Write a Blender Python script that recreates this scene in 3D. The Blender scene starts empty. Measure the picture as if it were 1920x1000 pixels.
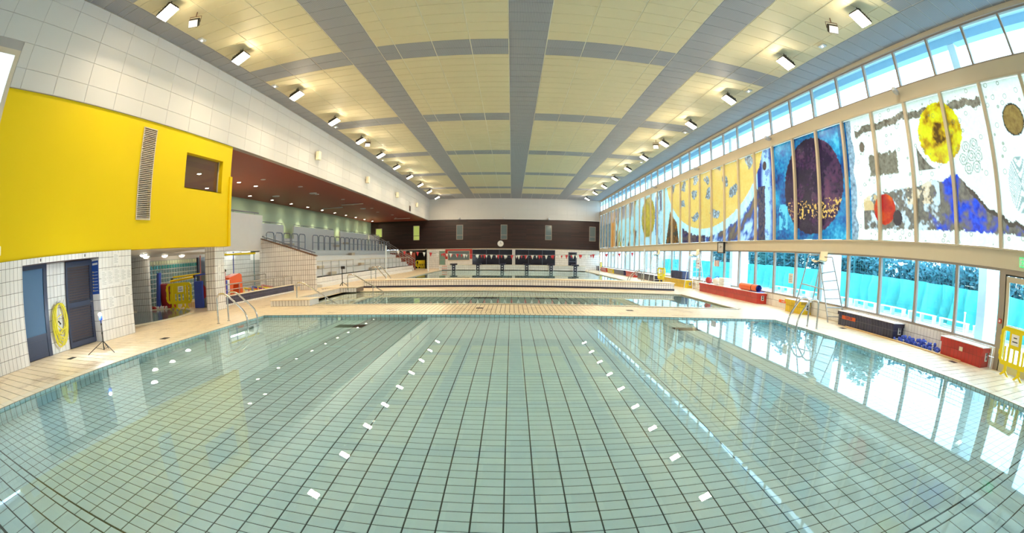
import bpy, math, random
from math import sin, cos, pi, radians, sqrt
from mathutils import Vector, Matrix

random.seed(7)
SC = bpy.context.scene
COL = SC.collection
CAMP = Vector((0.0, 0.0, 1.49))

# ------------------------------------------------------------------ camera (fisheye lens of the photograph)
cam = bpy.data.cameras.new('camera')
camo = bpy.data.objects.new('camera', cam)
COL.objects.link(camo)
SC.camera = camo


def cam_rot(yaw, pit, rol):
    Rz = Matrix.Rotation(yaw, 3, 'Z')
    Rx = Matrix.Rotation(pit, 3, 'X')
    Ry = Matrix.Rotation(rol, 3, 'Y')
    return Rz @ Rx @ Ry


_R = cam_rot(-1.07175435e-02, -1.81794394e-01, -9.88290565e-03)
_ex, _ey, _ez = _R.col[0], _R.col[1], _R.col[2]
_m = Matrix((_ex, _ez, -_ey)).transposed().to_4x4()
_m.translation = CAMP
camo.matrix_world = _m
cam.type = 'PANO'
cam.panorama_type = 'FISHEYE_LENS_POLYNOMIAL'
cam.sensor_fit = 'HORIZONTAL'
cam.sensor_width = 36.0
_s = 1920 / 36 / 1000
cam.fisheye_fov = radians(220)
cam.fisheye_polynomial_k0 = 0.0
cam.fisheye_polynomial_k1 = -1.18045834 * _s
cam.fisheye_polynomial_k2 = -7.90649655e-02 * _s ** 2
cam.fisheye_polynomial_k3 = 1.66864027e-01 * _s ** 3
cam.fisheye_polynomial_k4 = -1.71601273e-01 * _s ** 4
cam.shift_x = -7.432 / 1920
cam.shift_y = 132.55 / 1000
cam.clip_end = 400

# ------------------------------------------------------------------ world (overcast daylight), exposure
W = bpy.data.worlds.new('overcast')
SC.world = W
W.use_nodes = True
_n = W.node_tree
_n.nodes.clear()
_o = _n.nodes.new('ShaderNodeOutputWorld')
_b = _n.nodes.new('ShaderNodeBackground')
_b.inputs['Color'].default_value = (0.62, 0.83, 1.0, 1)
_b.inputs['Strength'].default_value = 3.6
_n.links.new(_b.outputs[0], _o.inputs[0])
SC.view_settings.view_transform = 'Standard'
SC.view_settings.look = 'None'
SC.view_settings.gamma = 1.0
SC.view_settings.use_curve_mapping = False
SC.view_settings.exposure = 1.30
SC.cycles.sample_clamp_indirect = 60.0
SC.cycles.diffuse_bounces = 6
SC.cycles.max_bounces = 14
SC.cycles.transparent_max_bounces = 16
LAMP = 122.0          # radiance of the floodlight lenses
DOWN = 60.0          # downlights under the gallery soffit

# ------------------------------------------------------------------ materials
MATS = {}


def lin(c):
    return tuple((v / 255 / 12.92 if v / 255 <= 0.04045 else ((v / 255 + 0.055) / 1.055) ** 2.4) for v in c) + (1,)


def new_mat(name):
    m = bpy.data.materials.new(name)
    m.use_nodes = True
    nt = m.node_tree
    nt.nodes.clear()
    out = nt.nodes.new('ShaderNodeOutputMaterial')
    MATS[name] = m
    return m, nt, out


def N(nt, kind, **kw):
    n = nt.nodes.new(kind)
    for k, v in kw.items():
        if k.startswith('i_'):
            n.inputs[k[2:].replace('_', ' ')].default_value = v
        else:
            setattr(n, k, v)
    return n


def math_n(nt, op, a, b=None):
    n = nt.nodes.new('ShaderNodeMath')
    n.operation = op
    for i, v in enumerate((a, b)):
        if v is None:
            continue
        if isinstance(v, (int, float)):
            n.inputs[i].default_value = v
        else:
            nt.links.new(v, n.inputs[i])
    return n.outputs[0]


def mixc(nt, fac, a, b, blend='MIX'):
    n = nt.nodes.new('ShaderNodeMix')
    n.data_type = 'RGBA'
    n.blend_type = blend
    for k, v in ((0, fac), (6, a), (7, b)):
        if isinstance(v, (int, float, tuple)):
            n.inputs[k].default_value = v
        else:
            nt.links.new(v, n.inputs[k])
    return n.outputs[2]


def mat(name, col, rough=0.5, metal=0.0, var=0.06, scale=3.0, emit=None, estr=0.0, spec=0.5, coat=0.0):
    """plain procedural surface: base colour (0..1 linear) with a little noise"""
    m, nt, out = new_mat(name)
    p = nt.nodes.new('ShaderNodeBsdfPrincipled')
    p.inputs['Roughness'].default_value = rough
    p.inputs['Metallic'].default_value = metal
    p.inputs['Specular IOR Level'].default_value = spec
    p.inputs['Coat Weight'].default_value = coat
    c = tuple(col[:3]) + (1,)
    if var > 0:
        g = nt.nodes.new('ShaderNodeNewGeometry')
        nz = N(nt, 'ShaderNodeTexNoise', i_Scale=scale, i_Detail=3.0)
        nt.links.new(g.outputs['Position'], nz.inputs['Vector'])
        hi = tuple(min(1, v * (1 + var)) for v in c[:3]) + (1,)
        lo = tuple(v * (1 - var) for v in c[:3]) + (1,)
        nt.links.new(mixc(nt, nz.outputs[0], lo, hi), p.inputs['Base Color'])
    else:
        p.inputs['Base Color'].default_value = c
    if emit:
        p.inputs['Emission Color'].default_value = tuple(emit[:3]) + (1,)
        p.inputs['Emission Strength'].default_value = estr
    nt.links.new(p.outputs[0], out.inputs[0])
    return m


def emit_mat(name, col, s):
    m, nt, out = new_mat(name)
    e = N(nt, 'ShaderNodeEmission', i_Color=tuple(col) + (1,), i_Strength=s)
    nt.links.new(e.outputs[0], out.inputs[0])
    return m


def pos_comb(nt, a, b):
    """vector (pos[a], pos[b], 0)"""
    g = nt.nodes.new('ShaderNodeNewGeometry')
    s = nt.nodes.new('ShaderNodeSeparateXYZ')
    c = nt.nodes.new('ShaderNodeCombineXYZ')
    nt.links.new(g.outputs['Position'], s.inputs[0])
    nt.links.new(s.outputs[a], c.inputs[0])
    nt.links.new(s.outputs[b], c.inputs[1])
    return c.outputs[0]


def tile_single(name, col, pitch, rough=0.25, var=0.07, stain=None, spec=0.5):
    """glaze of one tile; tone changes from tile to tile (white noise on the snapped position)"""
    m, nt, out = new_mat(name)
    p = nt.nodes.new('ShaderNodeBsdfPrincipled')
    p.inputs['Roughness'].default_value = rough
    p.inputs['Specular IOR Level'].default_value = spec
    g = nt.nodes.new('ShaderNodeNewGeometry')
    sn = nt.nodes.new('ShaderNodeVectorMath')
    sn.operation = 'SNAP'
    sn.inputs[1].default_value = pitch
    nt.links.new(g.outputs['Position'], sn.inputs[0])
    wn = nt.nodes.new('ShaderNodeTexWhiteNoise')
    nt.links.new(sn.outputs[0], wn.inputs['Vector'])
    lo = tuple(v * (1 - var) for v in col[:3]) + (1,)
    hi = tuple(min(1, v * (1 + var)) for v in col[:3]) + (1,)
    c = mixc(nt, wn.outputs[0], lo, hi)
    if stain:
        nz = N(nt, 'ShaderNodeTexNoise', i_Scale=1.1, i_Detail=6.0, i_Roughness=0.75)
        nt.links.new(g.outputs['Position'], nz.inputs['Vector'])
        f = math_n(nt, 'MULTIPLY', math_n(nt, 'MAXIMUM', math_n(nt, 'SUBTRACT', nz.outputs[0], 0.54), 0.0), 4.5)
        f = math_n(nt, 'MINIMUM', f, 0.55)
        c = mixc(nt, f, c, tuple(stain) + (1,))
    nt.links.new(c, p.inputs['Base Color'])
    nt.links.new(p.outputs[0], out.inputs[0])
    return m


def tile_wall(name, col, grout, a, b, bw, bh, mortar=0.006, rough=0.3, var=0.07, offset=0.0, shift=(0, 0), stain=None):
    """far-away tiling as a brick pattern in the a/b plane"""
    m, nt, out = new_mat(name)
    p = nt.nodes.new('ShaderNodeBsdfPrincipled')
    p.inputs['Roughness'].default_value = rough
    v = pos_comb(nt, a, b)
    mp = nt.nodes.new('ShaderNodeVectorMath')
    mp.operation = 'ADD'
    mp.inputs[1].default_value = (100 * bw + shift[0], 100 * bh + shift[1], 0)
    nt.links.new(v, mp.inputs[0])
    br = nt.nodes.new('ShaderNodeTexBrick')
    br.offset = offset
    br.inputs['Scale'].default_value = 1.0
    br.inputs['Brick Width'].default_value = bw
    br.inputs['Row Height'].default_value = bh
    br.inputs['Mortar Size'].default_value = mortar
    br.inputs['Mortar Smooth'].default_value = 0.1
    br.inputs['Color1'].default_value = tuple(x * (1 - var) for x in col[:3]) + (1,)
    br.inputs['Color2'].default_value = tuple(min(1, x * (1 + var)) for x in col[:3]) + (1,)
    br.inputs['Mortar'].default_value = tuple(grout[:3]) + (1,)
    nt.links.new(mp.outputs[0], br.inputs['Vector'])
    c = br.outputs['Color']
    if stain:
        nz = N(nt, 'ShaderNodeTexNoise', i_Scale=1.1, i_Detail=6.0, i_Roughness=0.75)
        nt.links.new(mp.outputs[0], nz.inputs['Vector'])
        f = math_n(nt, 'MULTIPLY', math_n(nt, 'MAXIMUM', math_n(nt, 'SUBTRACT', nz.outputs[0], 0.54), 0.0), 4.5)
        f = math_n(nt, 'MINIMUM', f, 0.55)
        c = mixc(nt, f, c, tuple(stain) + (1,))
    nt.links.new(c, p.inputs['Base Color'])
    nt.links.new(p.outputs[0], out.inputs[0])
    return m


def glass_mat(name, tint, refl=1.45, rough=0.0):
    m, nt, out = new_mat(name)
    t = N(nt, 'ShaderNodeBsdfTransparent', i_Color=tuple(tint) + (1,))
    g = N(nt, 'ShaderNodeBsdfGlossy', i_Roughness=rough)
    # Schlick reflectance of one face of the sheet, the same from either side
    ge = nt.nodes.new('ShaderNodeNewGeometry')
    dt = nt.nodes.new('ShaderNodeVectorMath')
    dt.operation = 'DOT_PRODUCT'
    nt.links.new(ge.outputs['Incoming'], dt.inputs[0])
    nt.links.new(ge.outputs['Normal'], dt.inputs[1])
    f0 = ((refl - 1) / (refl + 1)) ** 2
    q = math_n(nt, 'POWER', math_n(nt, 'SUBTRACT', 1.0, math_n(nt, 'ABSOLUTE', dt.outputs['Value'])), 5.0)
    f = math_n(nt, 'ADD', math_n(nt, 'MULTIPLY', q, 1 - f0), f0)
    mx = nt.nodes.new('ShaderNodeMixShader')
    nt.links.new(f, mx.inputs[0])
    nt.links.new(t.outputs[0], mx.inputs[1])
    nt.links.new(g.outputs[0], mx.inputs[2])
    nt.links.new(mx.outputs[0], out.inputs[0])
    return m


def water_mat(name):
    m, nt, out = new_mat(name)
    g = N(nt, 'ShaderNodeBsdfGlass', i_IOR=1.333, i_Roughness=0.0)
    g.inputs['Color'].default_value = (0.91, 0.99, 1.0, 1)
    geo = nt.nodes.new('ShaderNodeNewGeometry')
    nz = N(nt, 'ShaderNodeTexNoise', i_Scale=1.6, i_Detail=2.0)
    nt.links.new(geo.outputs['Position'], nz.inputs['Vector'])
    bp = N(nt, 'ShaderNodeBump', i_Strength=0.004, i_Distance=0.05)
    nt.links.new(nz.outputs[0], bp.inputs['Height'])
    nt.links.new(bp.outputs[0], g.inputs['Normal'])
    nt.links.new(g.outputs[0], out.inputs[0])
    return m


def stripes_mat(name, col, dark, axis, freq, rough=0.6):
    """perforated / ribbed metal: fine dark lines along one axis"""
    m, nt, out = new_mat(name)
    p = nt.nodes.new('ShaderNodeBsdfPrincipled')
    p.inputs['Roughness'].default_value = rough
    g = nt.nodes.new('ShaderNodeNewGeometry')
    s = nt.nodes.new('ShaderNodeSeparateXYZ')
    nt.links.new(g.outputs['Position'], s.inputs[0])
    w = math_n(nt, 'FRACT', math_n(nt, 'MULTIPLY', math_n(nt, 'ADD', s.outputs[axis], 200.0), freq))
    f = math_n(nt, 'GREATER_THAN', w, 0.62)
    nt.links.new(mixc(nt, f, tuple(col) + (1,), tuple(dark) + (1,)), p.inputs['Base Color'])
    nt.links.new(p.outputs[0], out.inputs[0])
    return m


def plank_mat(name, c1, c2, gap, a, b, length, height):
    return tile_wall(name, c1, gap, a, b, length, height, mortar=0.008, rough=0.35, var=0.45, offset=0.37)


DECK = (0.90, 0.74, 0.52)
DSTAIN = (0.42, 0.25, 0.11)
WT = (0.87, 0.84, 0.82)
mat('deck_grout', (0.12, 0.07, 0.04), 0.8)
tile_single('deck_tile', DECK, (0.125, 0.25, 1), 0.32, 0.06, stain=DSTAIN)
tile_wall('deck_far', DECK, (0.42, 0.30, 0.2), 0, 1, 0.125, 0.25, 0.007, 0.32, 0.05, stain=DSTAIN)
tile_single('coping', (0.86, 0.74, 0.56), (0.25, 0.25, 1), 0.35, 0.04)
mat('wall_grout', (0.12, 0.09, 0.09), 0.9)
tile_single('wall_tile', WT, (0.125, 0.125, 0.25), 0.2, 0.05)
tile_wall('tile_yz', WT, (0.14, 0.10, 0.09), 1, 2, 0.125, 0.25, 0.007, 0.2, 0.05)
tile_wall('tile_xz', WT, (0.14, 0.10, 0.09), 0, 2, 0.125, 0.25, 0.007, 0.2, 0.05)
tile_wall('tile_xy', WT, (0.16, 0.12, 0.1), 0, 1, 0.125, 0.25, 0.007, 0.2, 0.05)
mat('pool_grout', (0.06, 0.085, 0.085), 0.9)
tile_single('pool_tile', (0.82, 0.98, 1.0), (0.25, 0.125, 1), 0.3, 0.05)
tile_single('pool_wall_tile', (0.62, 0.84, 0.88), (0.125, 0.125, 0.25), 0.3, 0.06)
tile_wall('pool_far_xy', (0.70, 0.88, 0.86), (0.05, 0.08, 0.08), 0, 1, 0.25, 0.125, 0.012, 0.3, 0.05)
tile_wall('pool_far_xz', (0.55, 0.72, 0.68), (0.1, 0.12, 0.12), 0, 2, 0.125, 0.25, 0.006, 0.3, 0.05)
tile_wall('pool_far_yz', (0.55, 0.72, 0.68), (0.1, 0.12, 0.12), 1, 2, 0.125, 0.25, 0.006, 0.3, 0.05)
water_mat('water')
mat('ceiling_bar', (0.80, 0.76, 0.62), 0.5)
mat('ceiling_beige', (0.71, 0.63, 0.41), 0.6, var=0.03, scale=0.4)
stripes_mat('ceiling_grey', (0.38, 0.385, 0.42), (0.24, 0.245, 0.28), 0, 24.0)
mat('fascia_white', (0.60, 0.57, 0.54), 0.55, var=0.03, scale=0.6)
mat('joint_dark', (0.40, 0.36, 0.34), 0.8)
mat('white_paint', (0.80, 0.78, 0.77), 0.5, var=0.03)
mat('grey_paint', (0.60, 0.59, 0.60), 0.5, var=0.04)
mat('yellow_paint', (0.82, 0.57, 0.0), 0.6, var=0.02, scale=0.8, spec=0.2)
mat('red_soffit', (0.30, 0.06, 0.035), 0.5, var=0.06)
mat('green_wall', (0.36, 0.45, 0.34), 0.5, var=0.1, scale=0.6)
plank_mat('brown_planks', (0.028, 0.008, 0.007), None, (0.008, 0.004, 0.004), 0, 2, 2.6, 0.14)
mat('brown_cap', (0.16, 0.07, 0.03), 0.5)
mat('beam', (0.66, 0.56, 0.42), 0.5, var=0.03)
mat('frame_metal', (0.36, 0.29, 0.24), 0.4, var=0.03)
mat('frame_light', (0.60, 0.50, 0.37), 0.4, var=0.03)
mat('door_blue', (0.045, 0.055, 0.10), 0.35)
mat('door_glass', (0.08, 0.17, 0.30), 0.6)
mat('black', (0.008, 0.008, 0.01), 0.4)
mat('dark_blue_tile_edge', (0.02, 0.02, 0.05), 0.3)
tile_wall('navy_yz', (0.030, 0.030, 0.075), (0.12, 0.11, 0.16), 1, 2, 0.125, 0.25, 0.006, 0.25, 0.2, shift=(0, 0.02))
tile_wall('navy_xz', (0.030, 0.030, 0.075), (0.12, 0.11, 0.16), 0, 2, 0.125, 0.25, 0.006, 0.25, 0.2)
tile_wall('red_yz', (0.52, 0.035, 0.025), (0.25, 0.03, 0.02), 1, 2, 0.125, 0.25, 0.005, 0.25, 0.1, shift=(0, 0.02))
tile_wall('yelt_yz', (0.75, 0.52, 0.02), (0.35, 0.22, 0.02), 1, 2, 0.125, 0.25, 0.005, 0.25, 0.08, shift=(0, 0.02))
mat('steel', (0.62, 0.60, 0.58), 0.22, 1.0, var=0.02)
mat('steel_dull', (0.40, 0.38, 0.36), 0.4, 0.8, var=0.03)
mat('alu', (0.75, 0.76, 0.78), 0.35, 0.7, var=0.02)
mat('dark_metal', (0.04, 0.035, 0.03), 0.4, 0.5)
mat('grey_rail', (0.22, 0.24, 0.30), 0.4, 0.3)
mat('cream_plastic', (0.90, 0.80, 0.58), 0.4)
mat('yellow_plastic', (0.85, 0.66, 0.0), 0.35)
mat('yellow_hose', (0.78, 0.68, 0.04), 0.35)
mat('red_plastic', (0.60, 0.03, 0.02), 0.35)
mat('orange_plastic', (0.85, 0.13, 0.02), 0.35)
mat('blue_plastic', (0.03, 0.07, 0.45), 0.35)
mat('blue_foam', (0.05, 0.10, 0.55), 0.7)
mat('navy_foam', (0.05, 0.06, 0.13), 0.8)
mat('pink_foam', (0.50, 0.20, 0.20), 0.8)
mat('grey_foam', (0.20, 0.22, 0.21), 0.8)
mat('paper', (0.85, 0.83, 0.82), 0.6, var=0.01)
mat('ink', (0.05, 0.05, 0.07), 0.6, var=0)
mat('poster_blue', (0.02, 0.08, 0.38), 0.4)
mat('poster_yellow', (0.8, 0.6, 0.1), 0.4)
mat('red_paint', (0.42, 0.02, 0.02), 0.4)
mat('flag_white', (0.85, 0.84, 0.82), 0.7)
mat('flag_red', (0.62, 0.04, 0.05), 0.7)
mat('rope', (0.35, 0.34, 0.33), 0.6)
mat('wood_strip', (0.68, 0.48, 0.24), 0.5)
mat('concrete_white', (0.80, 0.85, 0.88), 0.7)
mat('concrete_daylit_tint', (0.38, 0.55, 0.70), 0.8)  # bluish daylight on the eave concrete is put into its colour
mat('soffit_lit_tint', (0.62, 0.80, 0.92), 0.8)  # light bounced up from the ground is painted into the soffit colour
mat('outdoor_ground', (0.55, 0.66, 0.66), 0.9, var=0.1, scale=0.8)
mat('tarp', (0.08, 0.50, 0.47), 0.6, var=0.2, scale=1.2)
mat('fence_green', (0.02, 0.16, 0.17), 0.5)
mat('foliage', (0.035, 0.16, 0.20), 0.8, var=0.5, scale=2.5)
mat('foliage_light', (0.08, 0.24, 0.22), 0.8, var=0.5, scale=2.5)
glass_mat('pane', (0.86, 0.96, 1.0), 1.4)
glass_mat('pane_grey', (0.75, 0.78, 0.78), 1.6)
mat('pane_dark', (0.012, 0.014, 0.03), 0.08, var=0.3, scale=1.5)
mat('pane_olive_glow', (0.30, 0.36, 0.10), 0.15, emit=(0.35, 0.42, 0.10), estr=0.35)  # light behind the pane is put in as emission, no lamp there
mat('pane_greygreen', (0.14, 0.18, 0.19), 0.08)
mat('green_glass', (0.20, 0.33, 0.27), 0.1)
mat('glass_block', (0.17, 0.27, 0.28), 0.1, spec=0.8)
mat('glass_block_backlit_tint', (0.85, 0.92, 0.72), 0.2)  # top row: light from behind the blocks is put into this colour
mat('glass_block_teal', (0.05, 0.36, 0.38), 0.1, spec=0.8)
mat('block_joint', (0.62, 0.66, 0.64), 0.7)
mat('dark_water_floor', (0.16, 0.20, 0.21), 0.12)
emit_mat('lamp_lens', (1.0, 0.83, 0.58), LAMP)
emit_mat('downlight', (1.0, 0.93, 0.62), DOWN)
emit_mat('dome_light', (1.0, 0.92, 0.70), 9.0)
emit_mat('tube_light', (0.85, 1.0, 0.95), 14.0)
emit_mat('flash', (0.75, 0.88, 1.0), 600.0)
emit_mat('emergency_led', (1.0, 0.98, 0.9), 4.0)
emit_mat('exit_green', (0.05, 0.5, 0.15), 1.0)


# ------------------------------------------------------------------ geometry builder
class B:
    def __init__(self):
        self.v, self.f, self.mi, self.mats, self.cur = [], [], [], [], 0
        self.smooth = []

    def m(self, name):
        if name not in self.mats:
            self.mats.append(name)
        self.cur = self.mats.index(name)
        return self

    def face(self, pts, smooth=False):
        i = len(self.v)
        self.v += [tuple(p) for p in pts]
        self.f.append(tuple(range(i, i + len(pts))))
        self.mi.append(self.cur)
        self.smooth.append(smooth)

    def raw(self, vs, fs, smooth=False):
        i = len(self.v)
        self.v += [tuple(p) for p in vs]
        for f in fs:
            self.f.append(tuple(k + i for k in f))
            self.mi.append(self.cur)
            self.smooth.append(smooth)

    def box(self, x0, x1, y0, y1, z0, z1, T=None, bev=0.0):
        if bev > 0:
            return self.bbox(x0, x1, y0, y1, z0, z1, bev, T)
        vs = [Vector((x, y, z)) for z in (z0, z1) for y in (y0, y1) for x in (x0, x1)]
        if T is not None:
            vs = [T @ p for p in vs]
        self.raw(vs, [(0, 2, 3, 1), (4, 5, 7, 6), (0, 1, 5, 4), (2, 6, 7, 3), (0, 4, 6, 2), (1, 3, 7, 5)])
        return self

    def bbox(self, x0, x1, y0, y1, z0, z1, r, T=None):
        """box with chamfered edges"""
        vs = []
        for sx in (0, 1):
            for sy in (0, 1):
                for sz in (0, 1):
                    X, Y, Z = (x0, x1)[sx], (y0, y1)[sy], (z0, z1)[sz]
                    dx, dy, dz = r * (1 - 2 * sx), r * (1 - 2 * sy), r * (1 - 2 * sz)
                    vs += [Vector((X, Y + dy, Z + dz)), Vector((X + dx, Y, Z + dz)), Vector((X + dx, Y + dy, Z))]
        if T is not None:
            vs = [T @ p for p in vs]

        def q(sx, sy, sz, a):
            return (sx * 4 + sy * 2 + sz) * 3 + a
        fs = []
        for s in (0, 1):
            fs.append([q(s, 0, 0, 0), q(s, 0, 1, 0), q(s, 1, 1, 0), q(s, 1, 0, 0)])
            fs.append([q(0, s, 0, 1), q(1, s, 0, 1), q(1, s, 1, 1), q(0, s, 1, 1)])
            fs.append([q(0, 0, s, 2), q(0, 1, s, 2), q(1, 1, s, 2), q(1, 0, s, 2)])
        for s in (0, 1):
            for t in (0, 1):
                fs.append([q(s, t, 0, 0), q(s, t, 1, 0), q(s, t, 1, 1), q(s, t, 0, 1)])
                fs.append([q(s, 0, t, 0), q(s, 1, t, 0), q(s, 1, t, 2), q(s, 0, t, 2)])
                fs.append([q(0, s, t, 1), q(1, s, t, 1), q(1, s, t, 2), q(0, s, t, 2)])
                for u in (0, 1):
                    fs.append([q(s, t, u, 0), q(s, t, u, 1), q(s, t, u, 2)])
        seen, out = set(), []
        for f in fs:
            k = tuple(sorted(f))
            if k not in seen:
                seen.add(k)
                out.append(f)
        self.raw(vs, out)
        self.fixn = True
        return self

    def prism(self, pts, d, axis=0, T=None):
        """polygon pts (list of 3-vectors) extruded by vector d"""
        d = Vector(d)
        a = [Vector(p) for p in pts]
        b = [p + d for p in a]
        if T is not None:
            a = [T @ p for p in a]
            b = [T @ p for p in b]
        n = len(a)
        fs = [tuple(range(n)), tuple(range(2 * n - 1, n - 1, -1))]
        for i in range(n):
            j = (i + 1) % n
            fs.append((i, i + n, j + n, j))
        self.raw(a + b, fs)
        self.fixn = True
        return self

    def tube(self, pts, r, n=8, closed=False, caps=True, T=None):
        P = [Vector(p) for p in pts]
        if T is not None:
            P = [T @ p for p in P]
        k = len(P)
        rings = []
        prev = None
        for i in range(k):
            if closed:
                t = (P[(i + 1) % k] - P[i - 1])
            else:
                t = P[min(i + 1, k - 1)] - P[max(i - 1, 0)]
            if t.length < 1e-9:
                t = Vector((0, 0, 1))
            t.normalize()
            if prev is None:
                up = Vector((0, 0, 1)) if abs(t.z) < 0.9 else Vector((1, 0, 0))
                a = t.cross(up).normalized()
            else:
                a = (prev - t * prev.dot(t))
                a = a.normalized() if a.length > 1e-6 else t.orthogonal().normalized()
            prev = a
            b = t.cross(a)
            rr = r[i] if isinstance(r, (list, tuple)) else r
            rings.append([P[i] + (a * cos(2 * pi * j / n) + b * sin(2 * pi * j / n)) * rr for j in range(n)])
        vs = [p for ring in rings for p in ring]
        fs = []
        for i in range(k if closed else k - 1):
            i2 = (i + 1) % k
            for j in range(n):
                j2 = (j + 1) % n
                fs.append((i * n + j, i * n + j2, i2 * n + j2, i2 * n + j))
        self.raw(vs, fs, True)
        if caps and not closed:
            self.face([rings[0][j] for j in range(n - 1, -1, -1)])
            self.face(rings[-1])
        return self

    def cyl(self, p0, p1, r, n=12, T=None):
        return self.tube([p0, p1], r, n, T=T)

    def lathe(self, prof, c=(0, 0, 0), n=16, T=None):
        """prof: list of (radius, z)"""
        vs = []
        for (r, z) in prof:
            for j in range(n):
                vs.append(Vector((c[0] + r * cos(2 * pi * j / n), c[1] + r * sin(2 * pi * j / n), c[2] + z)))
        if T is not None:
            vs = [T @ p for p in vs]
        fs = []
        for i in range(len(prof) - 1):
            for j in range(n):
                j2 = (j + 1) % n
                fs.append((i * n + j, i * n + j2, (i + 1) * n + j2, (i + 1) * n + j))
        self.raw(vs, fs, True)
        return self

    def mesh(self, name):
        me = bpy.data.meshes.new(name)
        me.from_pydata(self.v, [], self.f)
        for mn in self.mats:
            me.materials.append(MATS[mn])
        if len(self.mats) > 1:
            me.polygons.foreach_set('material_index', self.mi)
        me.polygons.foreach_set('use_smooth', self.smooth)
        if getattr(self, 'fixn', False):
            import bmesh
            bm = bmesh.new()
            bm.from_mesh(me)
            bmesh.ops.recalc_face_normals(bm, faces=bm.faces)
            bm.to_mesh(me)
            bm.free()
        me.update()
        return me

    def build(self, name, mname=None, parent=None, loc=None, kind=None, rot=None):
        if mname:
            if self.mats and self.mats[0] != mname:
                pass
            if not self.mats:
                self.mats = [mname]
        me = self.mesh(name)
        o = bpy.data.objects.new(name, me)
        COL.objects.link(o)
        if parent is not None:
            o.parent = parent
        if loc is not None:
            o.location = loc
        if rot is not None:
            o.rotation_euler = rot
        if kind:
            o['kind'] = kind
        return o


def mb(mname):
    return B().m(mname)


def thing(name, label, cat, loc=(0, 0, 0), rz=0.0, group=None, scale=1.0):
    o = bpy.data.objects.new(name, None)
    COL.objects.link(o)
    o.empty_display_size = 0.1
    o.location = loc
    o.rotation_euler = (0, 0, rz)
    o.scale = (scale,) * 3
    o['label'] = label
    o['category'] = cat
    if group:
        o['group'] = group
    return o


def tag(o, label, cat, group=None):
    o['label'] = label
    o['category'] = cat
    if group:
        o['group'] = group
    return o


def struct(o):
    o['kind'] = 'structure'
    return o


def dup(root, loc, rz=None, label=None, group=None):
    r = root.copy()
    COL.objects.link(r)
    r.location = loc
    if rz is not None:
        r.rotation_euler = (0, 0, rz)
    if label:
        r['label'] = label
    if group:
        r['group'] = group
    for ch in list(root.children):
        c = ch.copy()
        COL.objects.link(c)
        c.parent = r
        for g in list(ch.children):
            d = g.copy()
            COL.objects.link(d)
            d.parent = c
    return r


def fillet(pts, r, n=5):
    """round the corners of a polyline"""
    P = [Vector(p) for p in pts]
    out = [P[0]]
    for i in range(1, len(P) - 1):
        a, b, c = P[i - 1], P[i], P[i + 1]
        u, w = (a - b), (c - b)
        rr = min(r, u.length * 0.49, w.length * 0.49)
        p, q = b + u.normalized() * rr, b + w.normalized() * rr
        for k in range(n + 1):
            t = k / n
            out.append((1 - t) ** 2 * p + 2 * t * (1 - t) * b + t * t * q)
    out.append(P[-1])
    return out


def rect_minus(x0, x1, y0, y1, holes):
    """split a rectangle around rectangular holes"""
    xs = sorted({x0, x1, *[h[0] for h in holes], *[h[1] for h in holes]})
    ys = sorted({y0, y1, *[h[2] for h in holes], *[h[3] for h in holes]})
    out = []
    for i in range(len(xs) - 1):
        for j in range(len(ys) - 1):
            a, b, c, d = xs[i], xs[i + 1], ys[j], ys[j + 1]
            if a < x0 - 1e-6 or b > x1 + 1e-6 or c < y0 - 1e-6 or d > y1 + 1e-6:
                continue
            mx, my = (a + b) / 2, (c + d) / 2
            if any(h[0] < mx < h[1] and h[2] < my < h[3] for h in holes):
                continue
            out.append((a, b, c, d))
    return out


ORD = ['first', 'second', 'third', 'fourth', 'fifth', 'sixth', 'seventh', 'eighth', 'ninth', 'tenth', 'eleventh', 'twelfth',
       'thirteenth', 'fourteenth', 'fifteenth', 'sixteenth', 'seventeenth', 'eighteenth', 'nineteenth', 'twentieth', 'twenty-first',
       'twenty-second', 'twenty-third', 'twenty-fourth', 'twenty-fifth', 'twenty-sixth']


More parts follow.
